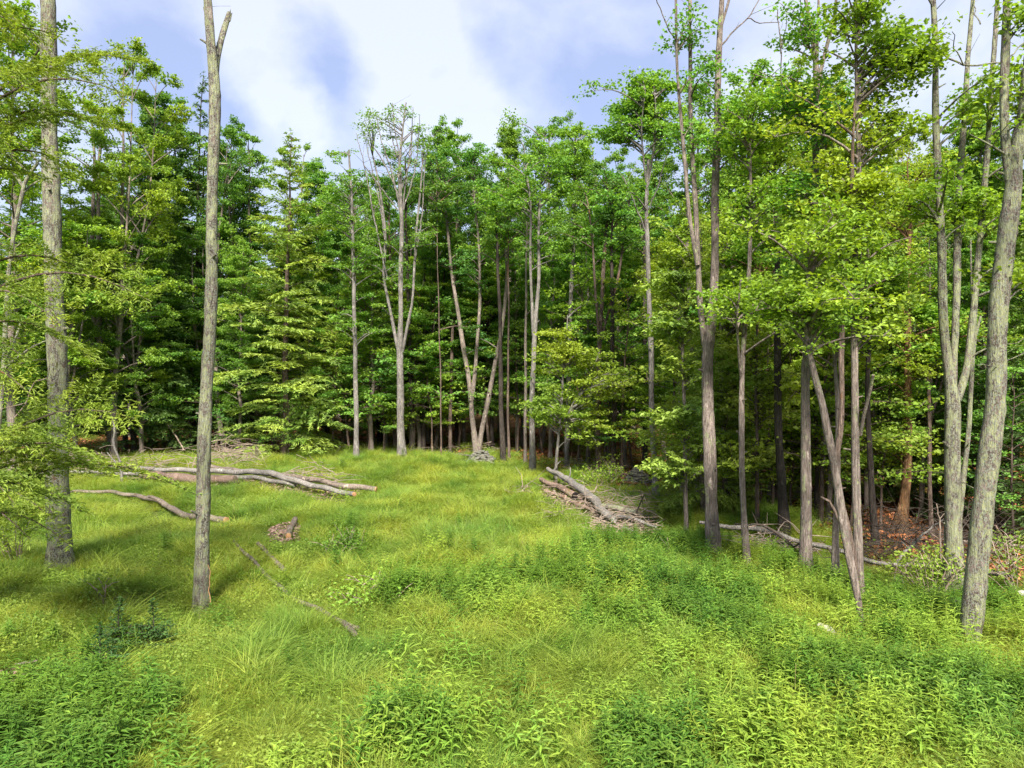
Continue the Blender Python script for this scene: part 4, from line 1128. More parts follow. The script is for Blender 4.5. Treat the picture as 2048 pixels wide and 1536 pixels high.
def deep_forest():
    rng = np.random.default_rng(5)
    taken = [((r[0] - 1024) / F * r[1], r[1]) for r in rows]
    n = 0
    tries = 0
    while n < 200 and tries < 9000:
        tries += 1
        d = math.sqrt(rng.uniform(18 ** 2, 88 ** 2))
        px = rng.uniform(-170, 2220)
        x = (px - 1024) / F * d
        if d < np.interp(px, EDGE_PX, EDGE_D) + (4.5 if px < 1250 else 7.0): continue
        if any((x - a) ** 2 + (d - b) ** 2 < 2.3 ** 2 for a, b in taken): continue
        taken.append((x, d)); n += 1
        la = min(LAND, key=lambda q: abs(q[0] - px))
        zn = ('left of' if px < la[0] else 'right of') + ' the ' + la[1]
        e0 = np.interp(px, EDGE_PX, EDGE_D)
        far = 'just inside the forest' if d < e0 + 9 else 'inside the forest' if d < e0 + 18 else 'deep in the forest' if d < e0 + 30 else 'far back'
        hem = rng.random() < (.45 if (px < 640 or px > 1650) else .22)
        cap = (768 - 330) / F * d + 4
        if hem:
            h = min(rng.uniform(12, 19), cap * .95)
            place_tree('hemlock', int(rng.integers(3)), x, d, h, 'shaded hemlock %s, %s' % (far, zn), group='hemlocks of the shaded forest',
                       leaf='hemlock', bark='dark', wscale=1.1)
        else:
            h = min(rng.uniform(15, 22), cap)
            kind = 'high' if (rng.random() < .55) else 'broad'
            place_tree(kind, int(rng.integers(4)), x, d, h, 'shaded broadleaf tree %s, %s' % (far, zn), group='broadleaf trees of the shaded forest',
                       leaf=['deep', 'green', 'deep'][int(rng.integers(3))] if px < 1400 else ['green', 'lime'][int(rng.integers(2))],
                       bark=['dark', 'brown', 'grey'][int(rng.integers(3))])
    fam = {}
    for o in bpy.data.objects:
        if o.get('group', '').endswith('of the shaded forest'): fam.setdefault(o['label'], []).append(o)
    for lb, os_ in fam.items():
        if 2 <= len(os_) <= 4:
            for o, w in zip(sorted(os_, key=lambda o: o.location.y), ['nearer', 'farther'] if len(os_) == 2 else ['nearest', 'middle', 'farthest'] if len(os_) == 3 else ['nearest', 'second nearest', 'second farthest', 'farthest']):
                o['label'] = w + ' ' + lb
    # far wood: one uncountable mass closing the view
    M = MB()
    m = 52000
    a = rng.uniform(-.78, .78, m); dd = rng.uniform(92, 118, m)
    X = np.sin(a) * dd * 1.15; Y = np.cos(a) * dd
    top = 17 + 3 * np.sin(X * .35) + 2 * np.sin(X * .9 + 1)
    Z = rng.uniform(0, 1, m) ** .9 * top
    leaf_quads(M, np.stack([X, Y, Z], -1), rng.uniform(.7, 1.5, m), rng, tilt=1.2)
    for i in range(160):
        a = rng.uniform(-.78, .78); dd = rng.uniform(90, 105)
        x, y = math.sin(a) * dd * 1.15, math.cos(a) * dd
        tube(M, [(x, y, -.3), (x + rng.normal(0, .3), y, 14)], [.2, .08], 5, cap=False)
    o = link('distant_woods', M.mesh('distant_woods', MAT['deep']))
    tag(o, 'dark distant woods closing the view between the trunks', 'woods', kind='stuff')


deep_forest()


# ------------------------------------------------------------------ logs, brush, stones

def log(name, label, path, mat='log', cover=.12, cut=None, stubs=(), cat='log', group=None, lift=0.0, cutmat='wood', clear=True):
    """path: (px, py, width px) along the lying trunk, first to last"""
    rng = np.random.default_rng(abs(hash(label)) % 1000 if False else sum(map(ord, label)) % 997)
    M = MB(); pts = []; rad = []
    for (px, py, w) in path:
        g = G(px, py, cover)
        r = w * .5 * g[1] / F
        g[2] = hz(g[0], g[1]) + cover + lift
        pts.append(g); rad.append(r)
    pts = np.array(pts); rad = np.array(rad)
    org = pts[0].copy()
    p, r = resample(pts, rad, .14)
    for q_ in p[::4]: SPOTS.append((q_[0], q_[1] - .25, (.85 if p[0][0] > 4.5 else .6) if clear else .22))
    s = np.arange(len(p))
    p[:, 2] += .02 * np.sin(s * .5 + rng.uniform(0, 6))
    r = r * (1 + .05 * np.sin(s * .9 + rng.uniform(0, 6)))
    tube(M, p, r, 10, .04, rng)
    for (t, dx, dy, ln, w) in stubs:   # (position 0..1, direction in the picture, metres, px)
        i = int(t * (len(p) - 1)); b = p[i]
        dirn = nrm(np.array([dx, rng.uniform(-.3, .3), dy]))
        q = np.linspace(0, 1, 5)[:, None]
        pp = b + dirn * ln * q + .03 * rng.standard_normal((5, 3)) * q
        rr = w * .5 * b[1] / F * np.linspace(1, .6, 5)
        tube(M, pp, rr, 7, .03, rng)
    o = link(name, M.mesh(name, MAT[mat], True, org), None, org)
    tag(o, label, cat, group)
    if cut is not None:
        e = 0 if cut == 0 else -1
        t = nrm(p[1] - p[0]) * -1 if e == 0 else nrm(p[-1] - p[-2])
        C = MB()
        q0 = p[e] + t * .005
        tube(C, np.stack([q0 - t * .01, q0 + t * .035]), np.array([r[e] * .92, r[e] * .90]), 14, .01, rng)
        link('cut_face', C.mesh('cut_face', MAT[cutmat], False, org), o)
    return o


log('fallen_log', 'long pale birch-like log curving along the top of the left pile', [(165, 930, 7), (260, 942, 8), (394, 948, 10), (470, 951, 11), (527, 959, 12), (600, 972, 11), (708, 991, 10)], 'log_pale', .28, cut=1, lift=.1)
log('fallen_log', 'thick reddish rotting log lowest in the left pile', [(285, 950, 15), (340, 960, 20), (400, 966, 19), (470, 971, 16)], 'log_rot', .25, lift=.1)
log('fallen_log', 'short grey log wedged under the pale one right of the snag', [(421, 959, 9), (480, 960, 9), (544, 968, 9), (590, 974, 8)], 'log_pale', .2, lift=.02)
log('fallen_log', 'grey log end sticking out farthest right of the left pile', [(545, 962, 10), (626, 969, 10), (690, 975, 11), (751, 977, 11)], 'log', .22, cut=1, lift=.1)
log('fallen_log', 'thin grey trunk behind the left pile near the brush heap', [(418, 938, 7), (480, 944, 8), (544, 955, 8), (570, 962, 7)], 'log', .25, lift=.05)
log('fallen_log', 'thin grey pole lying left behind the hemlock boughs', [(60, 946, 5), (140, 944, 6), (240, 949, 7), (330, 950, 6)], 'log_pale', .25)
log('fallen_log', 'brown log with a raised branch stub and sawn end, passing behind the snag', [(143, 974, 6), (210, 979, 7), (262, 988, 8), (318, 1003, 10), (370, 1021, 12), (420, 1032, 13), (452, 1037, 14)], 'log', .2, cut=1,
    stubs=[(.62, -1, .75, .55, 9)])
log('short_log', 'short sawn log with orange cut face in the middle of the grass', [(577, 1079, 12), (582, 1062, 12), (590, 1046, 11)], 'log', .18, cut=0)
log('fallen_log', 'small reddish log piece beside the short sawn log', [(545, 1062, 8), (562, 1066, 9), (572, 1070, 8)], 'log_rot', .1)
log('rotten_log', 'bleached rotten log segment nearest the short sawn log, sunk in grass', [(516, 1098, 7), (540, 1115, 9), (568, 1138, 9)], 'log', .16, lift=.03, clear=False)
log('rotten_log', 'long bleached rotten trunk running down through the grass', [(468, 1092, 6), (500, 1120, 7), (545, 1150, 8), (600, 1192, 9), (655, 1222, 9), (716, 1248, 8)], 'log', .20, lift=.0, clear=False)
log('rotten_log', 'small bleached log tip at the lower end of the rotten trunk', [(688, 1244, 12), (710, 1266, 10)], 'log', .2, lift=.06, clear=False)
log('fallen_log', 'curved reddish grey log crossing the right brush pile', [(1096, 950, 8), (1120, 962, 11), (1144, 978, 15), (1166, 989, 17), (1188, 1004, 17), (1208, 1026, 16), (1228, 1048, 13)], 'log_pale', .28, lift=.10,
    stubs=[(.08, .6, 1, .5, 3), (.35, .05, 1, .5, 3)])
log('hollow_log', 'short log with a black hollow end under the crossing log', [(1150, 992, 17), (1124, 985, 12), (1102, 977, 10), (1082, 970, 9)], 'log_rot', .25, cut=0, cutmat='cavity')
log('fallen_log', 'yellow-lichened log lying parallel at the right of the right pile', [(1205, 1018, 11), (1235, 1026, 12), (1258, 1032, 12), (1275, 1038, 11)], 'lichen', .28, lift=.16)
log('fallen_log', 'thin pole pointing down right out of the right pile', [(1218, 1030, 9), (1260, 1044, 8), (1312, 1065, 5)], 'log_pale', .22, lift=.12)
log('fallen_log', 'low brown log under the right brush pile', [(1090, 990, 7), (1130, 999, 8), (1180, 1016, 8), (1225, 1035, 8)], 'log_rot', .16)
log('fallen_log', 'second thin pole under the crossing log', [(1225, 1038, 6), (1245, 1055, 5), (1266, 1064, 4)], 'log_pale', .14)
log('fallen_branch', 'tan stick lying in front of the tall stone cairn', [(1220, 962, 3), (1245, 966, 5), (1268, 969, 6), (1300, 967, 4)], 'orange', .15, cat='branch')
log('fallen_branch', 'thin stick in front of the flat stone pile', [(905, 905, 2), (940, 917, 3), (988, 927, 3)], 'log_pale', .12, cat='branch')
log('fallen_log', 'long thin grey log bordering the right grass from trunk to trunk', [(1400, 1056, 6), (1450, 1064, 9), (1500, 1074, 10), (1560, 1086, 10), (1600, 1096, 9), (1680, 1112, 9), (1760, 1128, 9), (1840, 1142, 9), (1900, 1150, 12), (1960, 1158, 12), (2030, 1172, 10)], 'log_pale', .22, lift=.12)
log('fallen_log', 'second thin pole beside the long log near the dark bent branch', [(1500, 1086, 4), (1560, 1092, 5), (1640, 1100, 4)], 'log_pale', .12)
log('fallen_log', 'pale log across the dark litter behind the three-stemmed tree', [(1880, 1078, 4), (1950, 1076, 6), (2060, 1085, 7)], 'log', .12)
log('fallen_log', 'little brown stick at the lower left in the herbs', [(30, 1340, 4), (75, 1330, 5)], 'log', .15, lift=.15)


def stick(name, label, path, d, mat='twig', group=None, drift=0.0, tw=2):
    rng = np.random.default_rng(sum(map(ord, label)) % 991)
    M = MB()
    P, R = stem3(path, d, rng, None, drift)
    org = P[0].copy()
    p, r = resample(P, R, .1)
    p += .008 * rng.standard_normal(p.shape)
    tube(M, p, r, 6, .05, rng)
    for k in range(tw):
        i = rng.integers(len(p) // 3, len(p))
        e = p[i] + nrm(rng.standard_normal(3) + nrm(p[-1] - p[0])) * rng.uniform(.15, .5)
        tube(M, np.stack([p[i], (p[i] + e) / 2, e]), np.array([r[i] * .6, r[i] * .45, .003]), 4, cap=False)
    o = link(name, M.mesh(name, MAT[mat], True, org), None, org)
    return tag(o, label, 'branch', group)


stick('dead_branch', 'dark bent branch resting from the knotty trunk down to the grey foot', [(1468, 1047, 3), (1490, 1050, 4), (1522, 1051, 5), (1548, 1062, 6), (1572, 1082, 7), (1598, 1108, 7)], 16.0, 'twigd', tw=4, drift=-.6)
stick('dead_branch', 'black hooked twig standing up from the right brush pile', [(1258, 1050, 3.5), (1270, 1032, 3), (1279, 1012, 3), (1282, 1002, 2.5), (1288, 992, 2)], 18.8, 'twigd', tw=2)
stick('dead_branch', 'pale lichened branch slanting up out of the dark litter', [(1794, 1128, 6), (1808, 1106, 7), (1830, 1085, 6), (1855, 1062, 4), (1885, 1040, 3)], 14.8, 'pale', tw=6)
stick('dead_branch', 'reddish dead stick leaning right beside the big leaning trunk', [(2030, 1140, 7), (2015, 1100, 7), (2003, 1072, 6), (1990, 1050, 5)], 14.0, 'log_rot', tw=1)
stick('dead_branch', 'thin curved stem rising from the litter by the three-stemmed tree', [(1882, 1130, 4), (1880, 1080, 3.5), (1878, 1040, 3), (1872, 1008, 2)], 14.6, 'twig', tw=3)
stick('dead_branch', 'dark twig poking over the fallen log left of the leaning stems', [(1656, 1095, 4), (1672, 1120, 3), (1690, 1140, 3)], 14.6, 'twigd', tw=2)
stick('dead_branch', 'pale dry broken branch with side twigs above the left log pile', [(368, 900, 3), (355, 878, 3), (345, 862, 2.5), (335, 848, 1.5)], 38, 'twig', tw=4)
stick('dead_branch', 'thin orange-tan wand standing in grass just right of the snag', [(420, 1205, 2.2), (419, 1160, 2), (418, 1130, 1.5)], 11.8, 'wood', tw=0)
stick('dead_branch', 'brown twig arching over the lower left hemlock bough', [(30, 835, 3), (55, 800, 3), (72, 762, 2.5), (96, 755, 2)], 11.5, 'twig', tw=3)
stick('dead_stalk', 'dry tan grass stalks at the lower right edge among the weeds', [(1612, 1480, 2), (1600, 1440, 1.6), (1588, 1418, 1.2)], 8.0, 'seed', tw=3)
stick('dead_stalk', 'pale upright dead stalk in the grass below the right brush pile', [(1342, 1135, 2.4), (1338, 1100, 2), (1335, 1075, 1.6)], 15.6, 'twig', tw=3)


def brush(name, label, boxes, n, mat='twig', ln=(.5, 1.6), r=.011, flat=.25, hgt=.5):
    rng = np.random.default_rng(len(label) * 7)
    M = MB()
    org = None
    for (x0, x1, y0, y1, frac) in boxes:
        for i in range(int(n * frac)):
            g = G(rng.uniform(x0, x1), rng.uniform(y0, y1), .2)
            if org is None: org = g.copy()
            g[2] += abs(rng.normal(0, hgt * .5)) + .05
            dr = nrm(rng.standard_normal(3) * np.array([1, .7, flat])) * rng.uniform(*ln)
            q = np.linspace(0, 1, 4)[:, None]
            bend = rng.normal(0, .08, 3)
            p = g + dr * (q - .3) + bend * np.sin(np.pi * q)
            p[:, 2] = np.maximum(p[:, 2], g[2] * 0 + hz(g[0], g[1]) + .02)
            tube(M, p, np.linspace(r * rng.uniform(.6, 1.8), .004, 4), 4, cap=False)
    o = link(name, M.mesh(name, MAT[mat], True, org), None, org)
    return tag(o, label, 'brush', kind='stuff')


brush('brush', 'tangle of grey dead twigs heaped behind the left logs', [(-60, 200, 915, 950, .42), (420, 520, 905, 935, .3), (200, 420, 930, 950, .2), (580, 690, 955, 975, .08)], 800, hgt=.9)
brush('brush', 'reddish twig tangle around the right log pile', [(1085, 1230, 975, 1030, .35), (1190, 1310, 1000, 1060, .65)], 520, mat='twig', hgt=.45, ln=(.3, 1.1), r=.009)
brush('brush', 'twiggy debris along the forest foot behind the clearing', [(560, 1000, 900, 912, .3), (1130, 1260, 925, 950, .4), (1020, 1060, 985, 992, .05), (1500, 1640, 1085, 1100, .2)], 300, hgt=.4)
brush('brush', 'dark fine twigs tangled low on the right litter', [(1720, 2040, 1045, 1120, 1.0)], 420, mat='twigd', hgt=.7, ln=(.4, 1.3), r=.008, flat=.6)


def chips():
    rng = np.random.default_rng(31)
    M = MB(); C = []
    for (x0, x1, y0, y1, n) in [(1080, 1200, 972, 1015, 800), (1190, 1310, 1005, 1070, 1000), (500, 720, 975, 1000, 1200), (540, 600, 1055, 1090, 500),
                                (400, 560, 965, 985, 900), (1018, 1060, 984, 996, 200), (1330, 1420, 1085, 1110, 200), (0, 160, 1335, 1350, 100), (520, 640, 950, 958, 250), (560, 700, 1140, 1230, 300)]:
        for i in range(n):
            g = G(rng.uniform(x0, x1), rng.uniform(y0, y1), .1); g[2] += rng.uniform(.03, .16); C.append(g)
    C = np.array(C)
    leaf_quads(M, C, rng.uniform(.06, .2, len(C)), rng, tilt=.5, width=.22)
    o = link('wood_debris', M.mesh('wood_debris', MAT['chips']))
    tag(o, 'pinkish bark chips and wood debris around the log piles', 'debris', kind='stuff')
    M = MB(); n = 30000
    d = rng.uniform(13, 46, n); px = rng.uniform(1000, 2250, n)
    n2 = 16000
    d = np.concatenate([d, rng.uniform(36, 60, n2)]); px = np.concatenate([px, rng.uniform(-100, 1300, n2)])
    x = (px - 1024) / F * d
    ok = inside(x, d) < .45 + .3 * rng.random(len(x)) - .15
    x, d = x[ok], d[ok]
    leaf_quads(M, np.stack([x, d, height(x, d) + rng.uniform(.01, .05, len(x))], -1), rng.uniform(.07, .15, len(x)) * (1 + d / 40), rng, tilt=.4)
    o = link('leaf_litter', M.mesh('leaf_litter', MAT['litter']))
    tag(o, 'orange-brown dead leaves covering the forest floor', 'leaf litter', kind='stuff')


chips()


def stone_meshes():
    out = []
    rng = np.random.default_rng(8)
    import bmesh
    for k in range(6):
        bm = bmesh.new()
        bmesh.ops.create_icosphere(bm, subdivisions=2, radius=.5)
        f = rng.uniform(.8, 1.2, 3) * np.array([1.2, .95, .42])
        for v in bm.verts:
            c = np.array(v.co)
            m = np.abs(c).max()
            c = c * (.5 / m) * .55 + c * .45          # slabby: pulled toward a box
            c = c * (1 + .10 * math.sin(c[0] * 9 + k) * math.cos(c[1] * 8 + k * 2)) + rng.normal(0, .018, 3)
            v.co = c * f
        me = bpy.data.meshes.new('stone'); bm.to_mesh(me); bm.free()
        me.materials.append(MAT['stone'])
        out.append(me)
    return out


STONES = stone_meshes()


def stone_pile(label, px, py, wpx, hpx, n, seed, cover=.12):
    rng = np.random.default_rng(seed)
    g = G(px, py, cover)
    wm, hm = wpx * g[1] / F, hpx * g[1] / F
    for k_ in range(9): SPOTS.append((g[0] + (k_ - 4) * wm / 7, g[1] - .5, .8)); SPOTS.append((g[0] + (k_ - 4) * wm / 7, g[1] - 1.3, .8))
    o = root('stone_pile', g, label, 'stone pile')
    i = 0
    layers = max(4, int(hm / .085))
    for l in range(layers):
        f = l / (layers - 1)
        rr = wm * .5 * (1 - f ** 1.3 * .80)
        cnt = max(2, int(n * (1 - f * .72) / layers * 1.5))
        for c in range(cnt):
            a = 6.28 * (c + rng.random() * .6) / cnt
            q = rng.uniform(.72, 1.0)
            s = link('stone', STONES[rng.integers(6)], o)
            s.location = (rr * q * math.cos(a), rr * q * .8 * math.sin(a), .04 + f * (hm - .08) + rng.normal(0, .012))
            k = rng.uniform(.20, .34) * (1.1 - .3 * f)
            s.scale = (k, k * rng.uniform(.8, 1.2), k * rng.uniform(.7, 1.3))
            s.rotation_euler = (rng.normal(0, .18), rng.normal(0, .18), rng.uniform(0, 6.28))
        # heart of the pile
        for c in range(2):
            s = link('stone', STONES[rng.integers(6)], o)
            s.location = (rng.normal(0, rr * .3), rng.normal(0, rr * .25), .03 + f * (hm - .10))
            k = max(.25, rr * .9); s.scale = (k, k, .3)
            s.rotation_euler = (0, 0, rng.uniform(0, 6.28))


stone_pile('low wide pile of flat grey stones at the foot of the twin tree', 963, 922, 54, 24, 60, 3)
stone_pile('taller conical cairn of grey stones behind the tan stick', 1274, 963, 52, 36, 75, 4)

for i, (px, py, s, lb) in enumerate([(1616, 1300, .16, 'whitish flat rock showing in the right weeds'), (1598, 1326, .11, 'small pale stone just below the whitish flat rock'),
                      (1652, 1252, .15, 'grey rock half hidden under weeds below the crossing stems'), (1920, 1190, .34, 'grey boulder behind the foot of the big leaning trunk'),
                      (2046, 1185, .16, 'pale stone at the right border beside the log end')]):
    g = G(px, py, .25)
    o = link('rock', STONES[i % 6], None, (g[0], g[1], g[2] + .22))
    o.scale = (s * 1.6, s, s * 1.6); o.rotation_euler = (.1, -.15, i)
    o.material_slots[0].link = 'OBJECT'; o.material_slots[0].material = MAT['stone_w' if i != 3 else 'stone']
    tag(o, lb, 'rock')


# ------------------------------------------------------------------ small evergreens and shrubs in the clearing
def small_spruce(label, px, py, h, seed, lean=0., leaders=1):
    rng = np.random.default_rng(seed)
    g = G(px, py, .2)
    MW, ML = MB(), MB()
    for l in range(leaders):
        off = np.array([(.11 if l else -.11) * (leaders > 1), 0, 0])
        hh = h * (1 - .04 * l)
        b = g + np.array([0, 0, -.05]); t = g + off * 2.0 + np.array([lean, 0, hh])
        q = np.linspace(0, 1, 6)[:, None]
        P = b + (t - b) * q + off * np.sin(np.pi * q) * 1.2
        tube(MW, P, np.linspace(.016, .004, 6), 5, cap=False)
        n = int(hh * 60)
        for i in range(n):
            f = (i + rng.random()) / n
            c = b + (t - b) * f + off * math.sin(math.pi * f) * 1.2
            ln = .66 * (1 - f) ** 1.4 * h / .9 * (.9 if leaders == 1 else .8) + .05
            a = i * 2.4
            e = c + np.array([math.cos(a), math.sin(a), .35]) * ln * rng.uniform(.6, 1.1)
            hem_branch(MW, ML, c, e, rng, wid=1.0, sp=.045, tw=.028, tl=.06, tww=.2, r0=.005) if ln > .2 else leaf_quads(
                ML, c + (e - c) * np.linspace(.1, 1, 7)[:, None] + .008 * rng.standard_normal((7, 3)), .06, rng, width=.16, along=np.tile(e - c, (7, 1)) + .03 * rng.standard_normal((7, 3)))
    o = root('young_spruce', g, label, 'young conifer')
    link('trunk', MW.mesh('trunk', MAT['twigd'], True, g), o)
    link('crown', ML.mesh('crown', MAT['spruce'], False, g), o)


small_spruce('little dark spruce with two thin leaders in the lower left grass', 272, 1292, .98, 1, leaders=2)
small_spruce('smaller dark bushy spruce nearest the lower left corner', 200, 1345, .82, 2)


def shrub(label, px, py, w, h, leaf, n, seed, size=.07, cover=.2, flat=.4):
    rng = np.random.default_rng(seed)
    g = G(px, py, cover)
    MW, ML = MB(), MB()
    for i in range(n):
        a = rng.uniform(0, 6.28); q = rng.random() ** .5
        e = g + np.array([math.cos(a) * w * q, math.sin(a) * w * q * .8, h * rng.uniform(.55, 1.05) * (1 - .35 * q)])
        b = g + np.array([math.cos(a), math.sin(a), 0]) * w * q * .3
        broad_limb(MW, ML, b, e, rng, r0=.008, nl=46, size=size, flat=flat, sides=3, bare=.25, twk=4)
    o = root('shrub', g, label, 'shrub')
    link('stems', MW.mesh('stems', MAT['twig'], True, g), o)
    link('foliage', ML.mesh('foliage', MAT[leaf], False, g), o)


shrub('bright green shrub growing over the long grey log', 1862, 1165, .75, .85, 'weed', 22, 1)
shrub('light green leafy shrub at the right border above the log end', 2040, 1175, .8, 1.05, 'clover', 20, 2)
shrub('leafy green shrub left of the tall stone cairn', 1195, 972, .95, .95, 'weed', 20, 3, size=.10)
shrub('small green shrub by the white sapling foot', 1215, 945, .4, 1.1, 'weed', 8, 4, size=.10)
shrub('dark green rounded weed shrub in the middle of the clearing', 690, 1100, .55, .6, 'weed_deep', 16, 5)
shrub('low leafy herb shrub in front of the rotten trunk', 745, 1195, .8, .45, 'weed', 16, 6)
shrub('small sapling bush with a bare stem at the far left, below the boughs', 38, 1130, .45, 1.1, 'lime', 10, 7)
shrub('little yellow-green sapling between the small spruces and the snag', 212, 1215, .35, .6, 'clover', 7, 8)

# ------------------------------------------------------------------ ground cover (stuff, instanced by geometry nodes)
PROTO_COL = {}


def blades(M, n, rad, hmin, hmax, w, rng, arch=.5, seg=4, lean=.35):
    for i in range(n):
        a = rng.uniform(0, 6.28); rr = rad * math.sqrt(rng.random())
        b = np.array([math.cos(a) * rr, math.sin(a) * rr, -.03])
        h = rng.uniform(hmin, hmax)
        da = a + rng.normal(0, .9)
        dr = np.array([math.cos(da), math.sin(da), 0])
        ln = rng.uniform(.3, 1.0) * arch * h
        t = np.linspace(0, 1, seg + 1)[:, None]
        p = b + dr * (ln * t ** 2 + lean * .25 * h * t) + np.array([0, 0, 1.]) * h * (t - .38 * arch * t ** 3)
        sd = np.array([-dr[1], dr[0], 0]) * w * rng.uniform(.7, 1.3)
        tw = (1 - t ** 2.2)
        Lf, Rt = p + sd * tw * .5, p - sd * tw * .5
        v = np.empty((2 * seg + 1, 3)); v[0:2 * seg:2] = Lf[:-1]; v[1:2 * seg:2] = Rt[:-1]; v[-1] = p[-1]
        f4 = [(2 * k, 2 * k + 1, 2 * k + 3, 2 * k + 2) for k in range(seg - 1)]
        f3 = [(2 * seg - 2, 2 * seg - 1, 2 * seg)]
        M.add(v, f3=f3, f4=f4)


def lance_leaf(M, b, d, ln, w, rng, droop=.35):
    d = nrm(d); sd = nrm(np.cross(d, [0, 0, 1.]) + 1e-4)
    t = np.array([0, .3, .65, 1.])[:, None]
    p = b + d * ln * t - np.array([0, 0, 1.]) * droop * ln * t ** 2
    ww = np.array([.15, 1., .75, 0])[:, None] * w * .5
    up = np.cross(sd, d)
    Lf, Rt = p + sd * ww + up * ww * .5, p - sd * ww + up * ww * .5
    v = np.vstack([p, Lf[1:3], Rt[1:3]])  # 0..3 mid, 4,5 left, 6,7 right
    f3 = [(0, 1, 4), (0, 6, 1), (5, 2, 3), (2, 7, 3)]
    f4 = [(1, 2, 5, 4), (6, 7, 2, 1)]
    M.add(v, f3=f3, f4=f4)


def weed_plant(M, rng, h=.55, n=26, ln=.11, w=.022, off=(0, 0)):
    b = np.array([off[0], off[1], -.03])
    t = b + np.array([rng.normal(0, .07), rng.normal(0, .07), h])
    tube(M, np.stack([b, (b + t) / 2 + rng.normal(0, .01, 3), t]), np.array([.005, .004, .002]), 3, cap=False)
    for i in range(n):
        f = .22 + .78 * i / (n - 1)
        a = i * 2.4 + rng.normal(0, .3)
        el = .2 + .9 * max(0, f - .6)
        c = b + (t - b) * f
        s = (1.1 - .45 * abs(f - .6)) if f < .9 else .7
        lance_leaf(M, c, np.array([math.cos(a) * math.cos(el), math.sin(a) * math.cos(el), math.sin(el)]), ln * s * rng.uniform(.75, 1.2), w * s, rng)


def herb(M, rng, n=16, h=.16, r=.12, size=.045):
    C = np.stack([rng.normal(0, r, n), rng.normal(0, r, n), rng.uniform(.3, 1, n) * h], -1)
    leaf_quads(M, C, size * rng.uniform(.6, 1.3, n), rng, tilt=.4, width=.42)


def proto_coll(name, builders, mat):
    c = bpy.data.collections.new(name)
    for i, b in enumerate(builders):
        M = MB(); b(M, np.random.default_rng(100 + i))
        o = bpy.data.objects.new('%s_%02d' % (name, i), M.mesh(name, MAT[mat]))
        c.objects.link(o)
    return c


def scatter(name, label, cat, coll, nvar, P, S, rng, tilt=.12):
    """one 'stuff' object whose points carry rotation, scale and variant for instancing"""
    n = len(P)
    S = short(P, S)
    me = bpy.data.meshes.new(name)
    me.vertices.add(n); me.vertices.foreach_set('co', P.astype(np.float32).ravel())
    rot = np.stack([rng.normal(0, tilt, n), rng.normal(0, tilt, n), rng.uniform(0, 6.28, n)], -1)
    a = me.attributes.new('rot', 'FLOAT_VECTOR', 'POINT'); a.data.foreach_set('vector', rot.astype(np.float32).ravel())
    a = me.attributes.new('scl', 'FLOAT', 'POINT'); a.data.foreach_set('value', S.astype(np.float32))
    a = me.attributes.new('pick', 'INT', 'POINT'); a.data.foreach_set('value', rng.integers(0, nvar, n).astype(np.int32))
    me.update()
    o = link(name, me)
    tag(o, label, cat, kind='stuff')
    ng = bpy.data.node_groups.new(name, 'GeometryNodeTree')
    ng.interface.new_socket('Geometry', in_out='INPUT', socket_type='NodeSocketGeometry')
    ng.interface.new_socket('Geometry', in_out='OUTPUT', socket_type='NodeSocketGeometry')
    N, L = ng.nodes, ng.links
    gi, go = N.new('NodeGroupInput'), N.new('NodeGroupOutput')
    ip = N.new('GeometryNodeInstanceOnPoints')
    ci = N.new('GeometryNodeCollectionInfo')
    ci.inputs['Collection'].default_value = coll
    ci.inputs['Separate Children'].default_value = True
    ci.inputs['Reset Children'].default_value = True

    def attr(nm, ty):
        x = N.new('GeometryNodeInputNamedAttribute'); x.data_type = ty; x.inputs['Name'].default_value = nm
        return x.outputs['Attribute']
    L.new(gi.outputs[0], ip.inputs['Points'])
    L.new(ci.outputs[0], ip.inputs['Instance'])
    ip.inputs['Pick Instance'].default_value = True
    L.new(attr('pick', 'INT'), ip.inputs['Instance Index'])
    er = N.new('FunctionNodeEulerToRotation'); L.new(attr('rot', 'FLOAT_VECTOR'), er.inputs[0])
    L.new(er.outputs[0], ip.inputs['Rotation'])
    L.new(attr('scl', 'FLOAT'), ip.inputs['Scale'])
    L.new(ip.outputs[0], go.inputs[0])
    md = o.modifiers.new('scatter', 'NODES'); md.node_group = ng
    return o


def vnoise(x, y, s, seed):
    r = np.random.default_rng(seed); z = 0
    for k in range(5):
        a = r.uniform(0, 6.28); f = s * (1.0 + .6 * k); ph = r.uniform(0, 6.28, 2)
        z = z + np.sin(f * (x * math.cos(a) + y * math.sin(a)) + ph[0] + 1.3 * np.sin(f * .6 * (x * -math.sin(a) + y * math.cos(a)) + ph[1])) / (1 + .5 * k)
    return np.clip(.5 + z / 3.2, 0, 1)


def cand(n, d0, d1, rng, powr=1.0):
    """points over the clearing, denser close by"""
    u = rng.random(n)
    d = (d0 ** powr + u * (d1 ** powr - d0 ** powr)) ** (1 / powr)
    px = rng.uniform(-330, 2380, n)
    return (px - 1024) / F * d, d, px


def rowof(d):
    return 768 + CAMZ * F / d


def short(P, S):
    """plants beside logs and stones stay low"""
    sp = np.array(SPOTS)
    f = np.ones(len(P))
    for a, b, r in sp:
        q = np.hypot(P[:, 0] - a, P[:, 1] - b) / r
        f = np.minimum(f, np.clip(.38 + .62 * (q - .6) / .8, .38, 1))
    return S * f


def bump(px, py, cx, cy, rx, ry):
    return np.exp(-((px - cx) / rx) ** 2 - ((py - cy) / ry) ** 2)


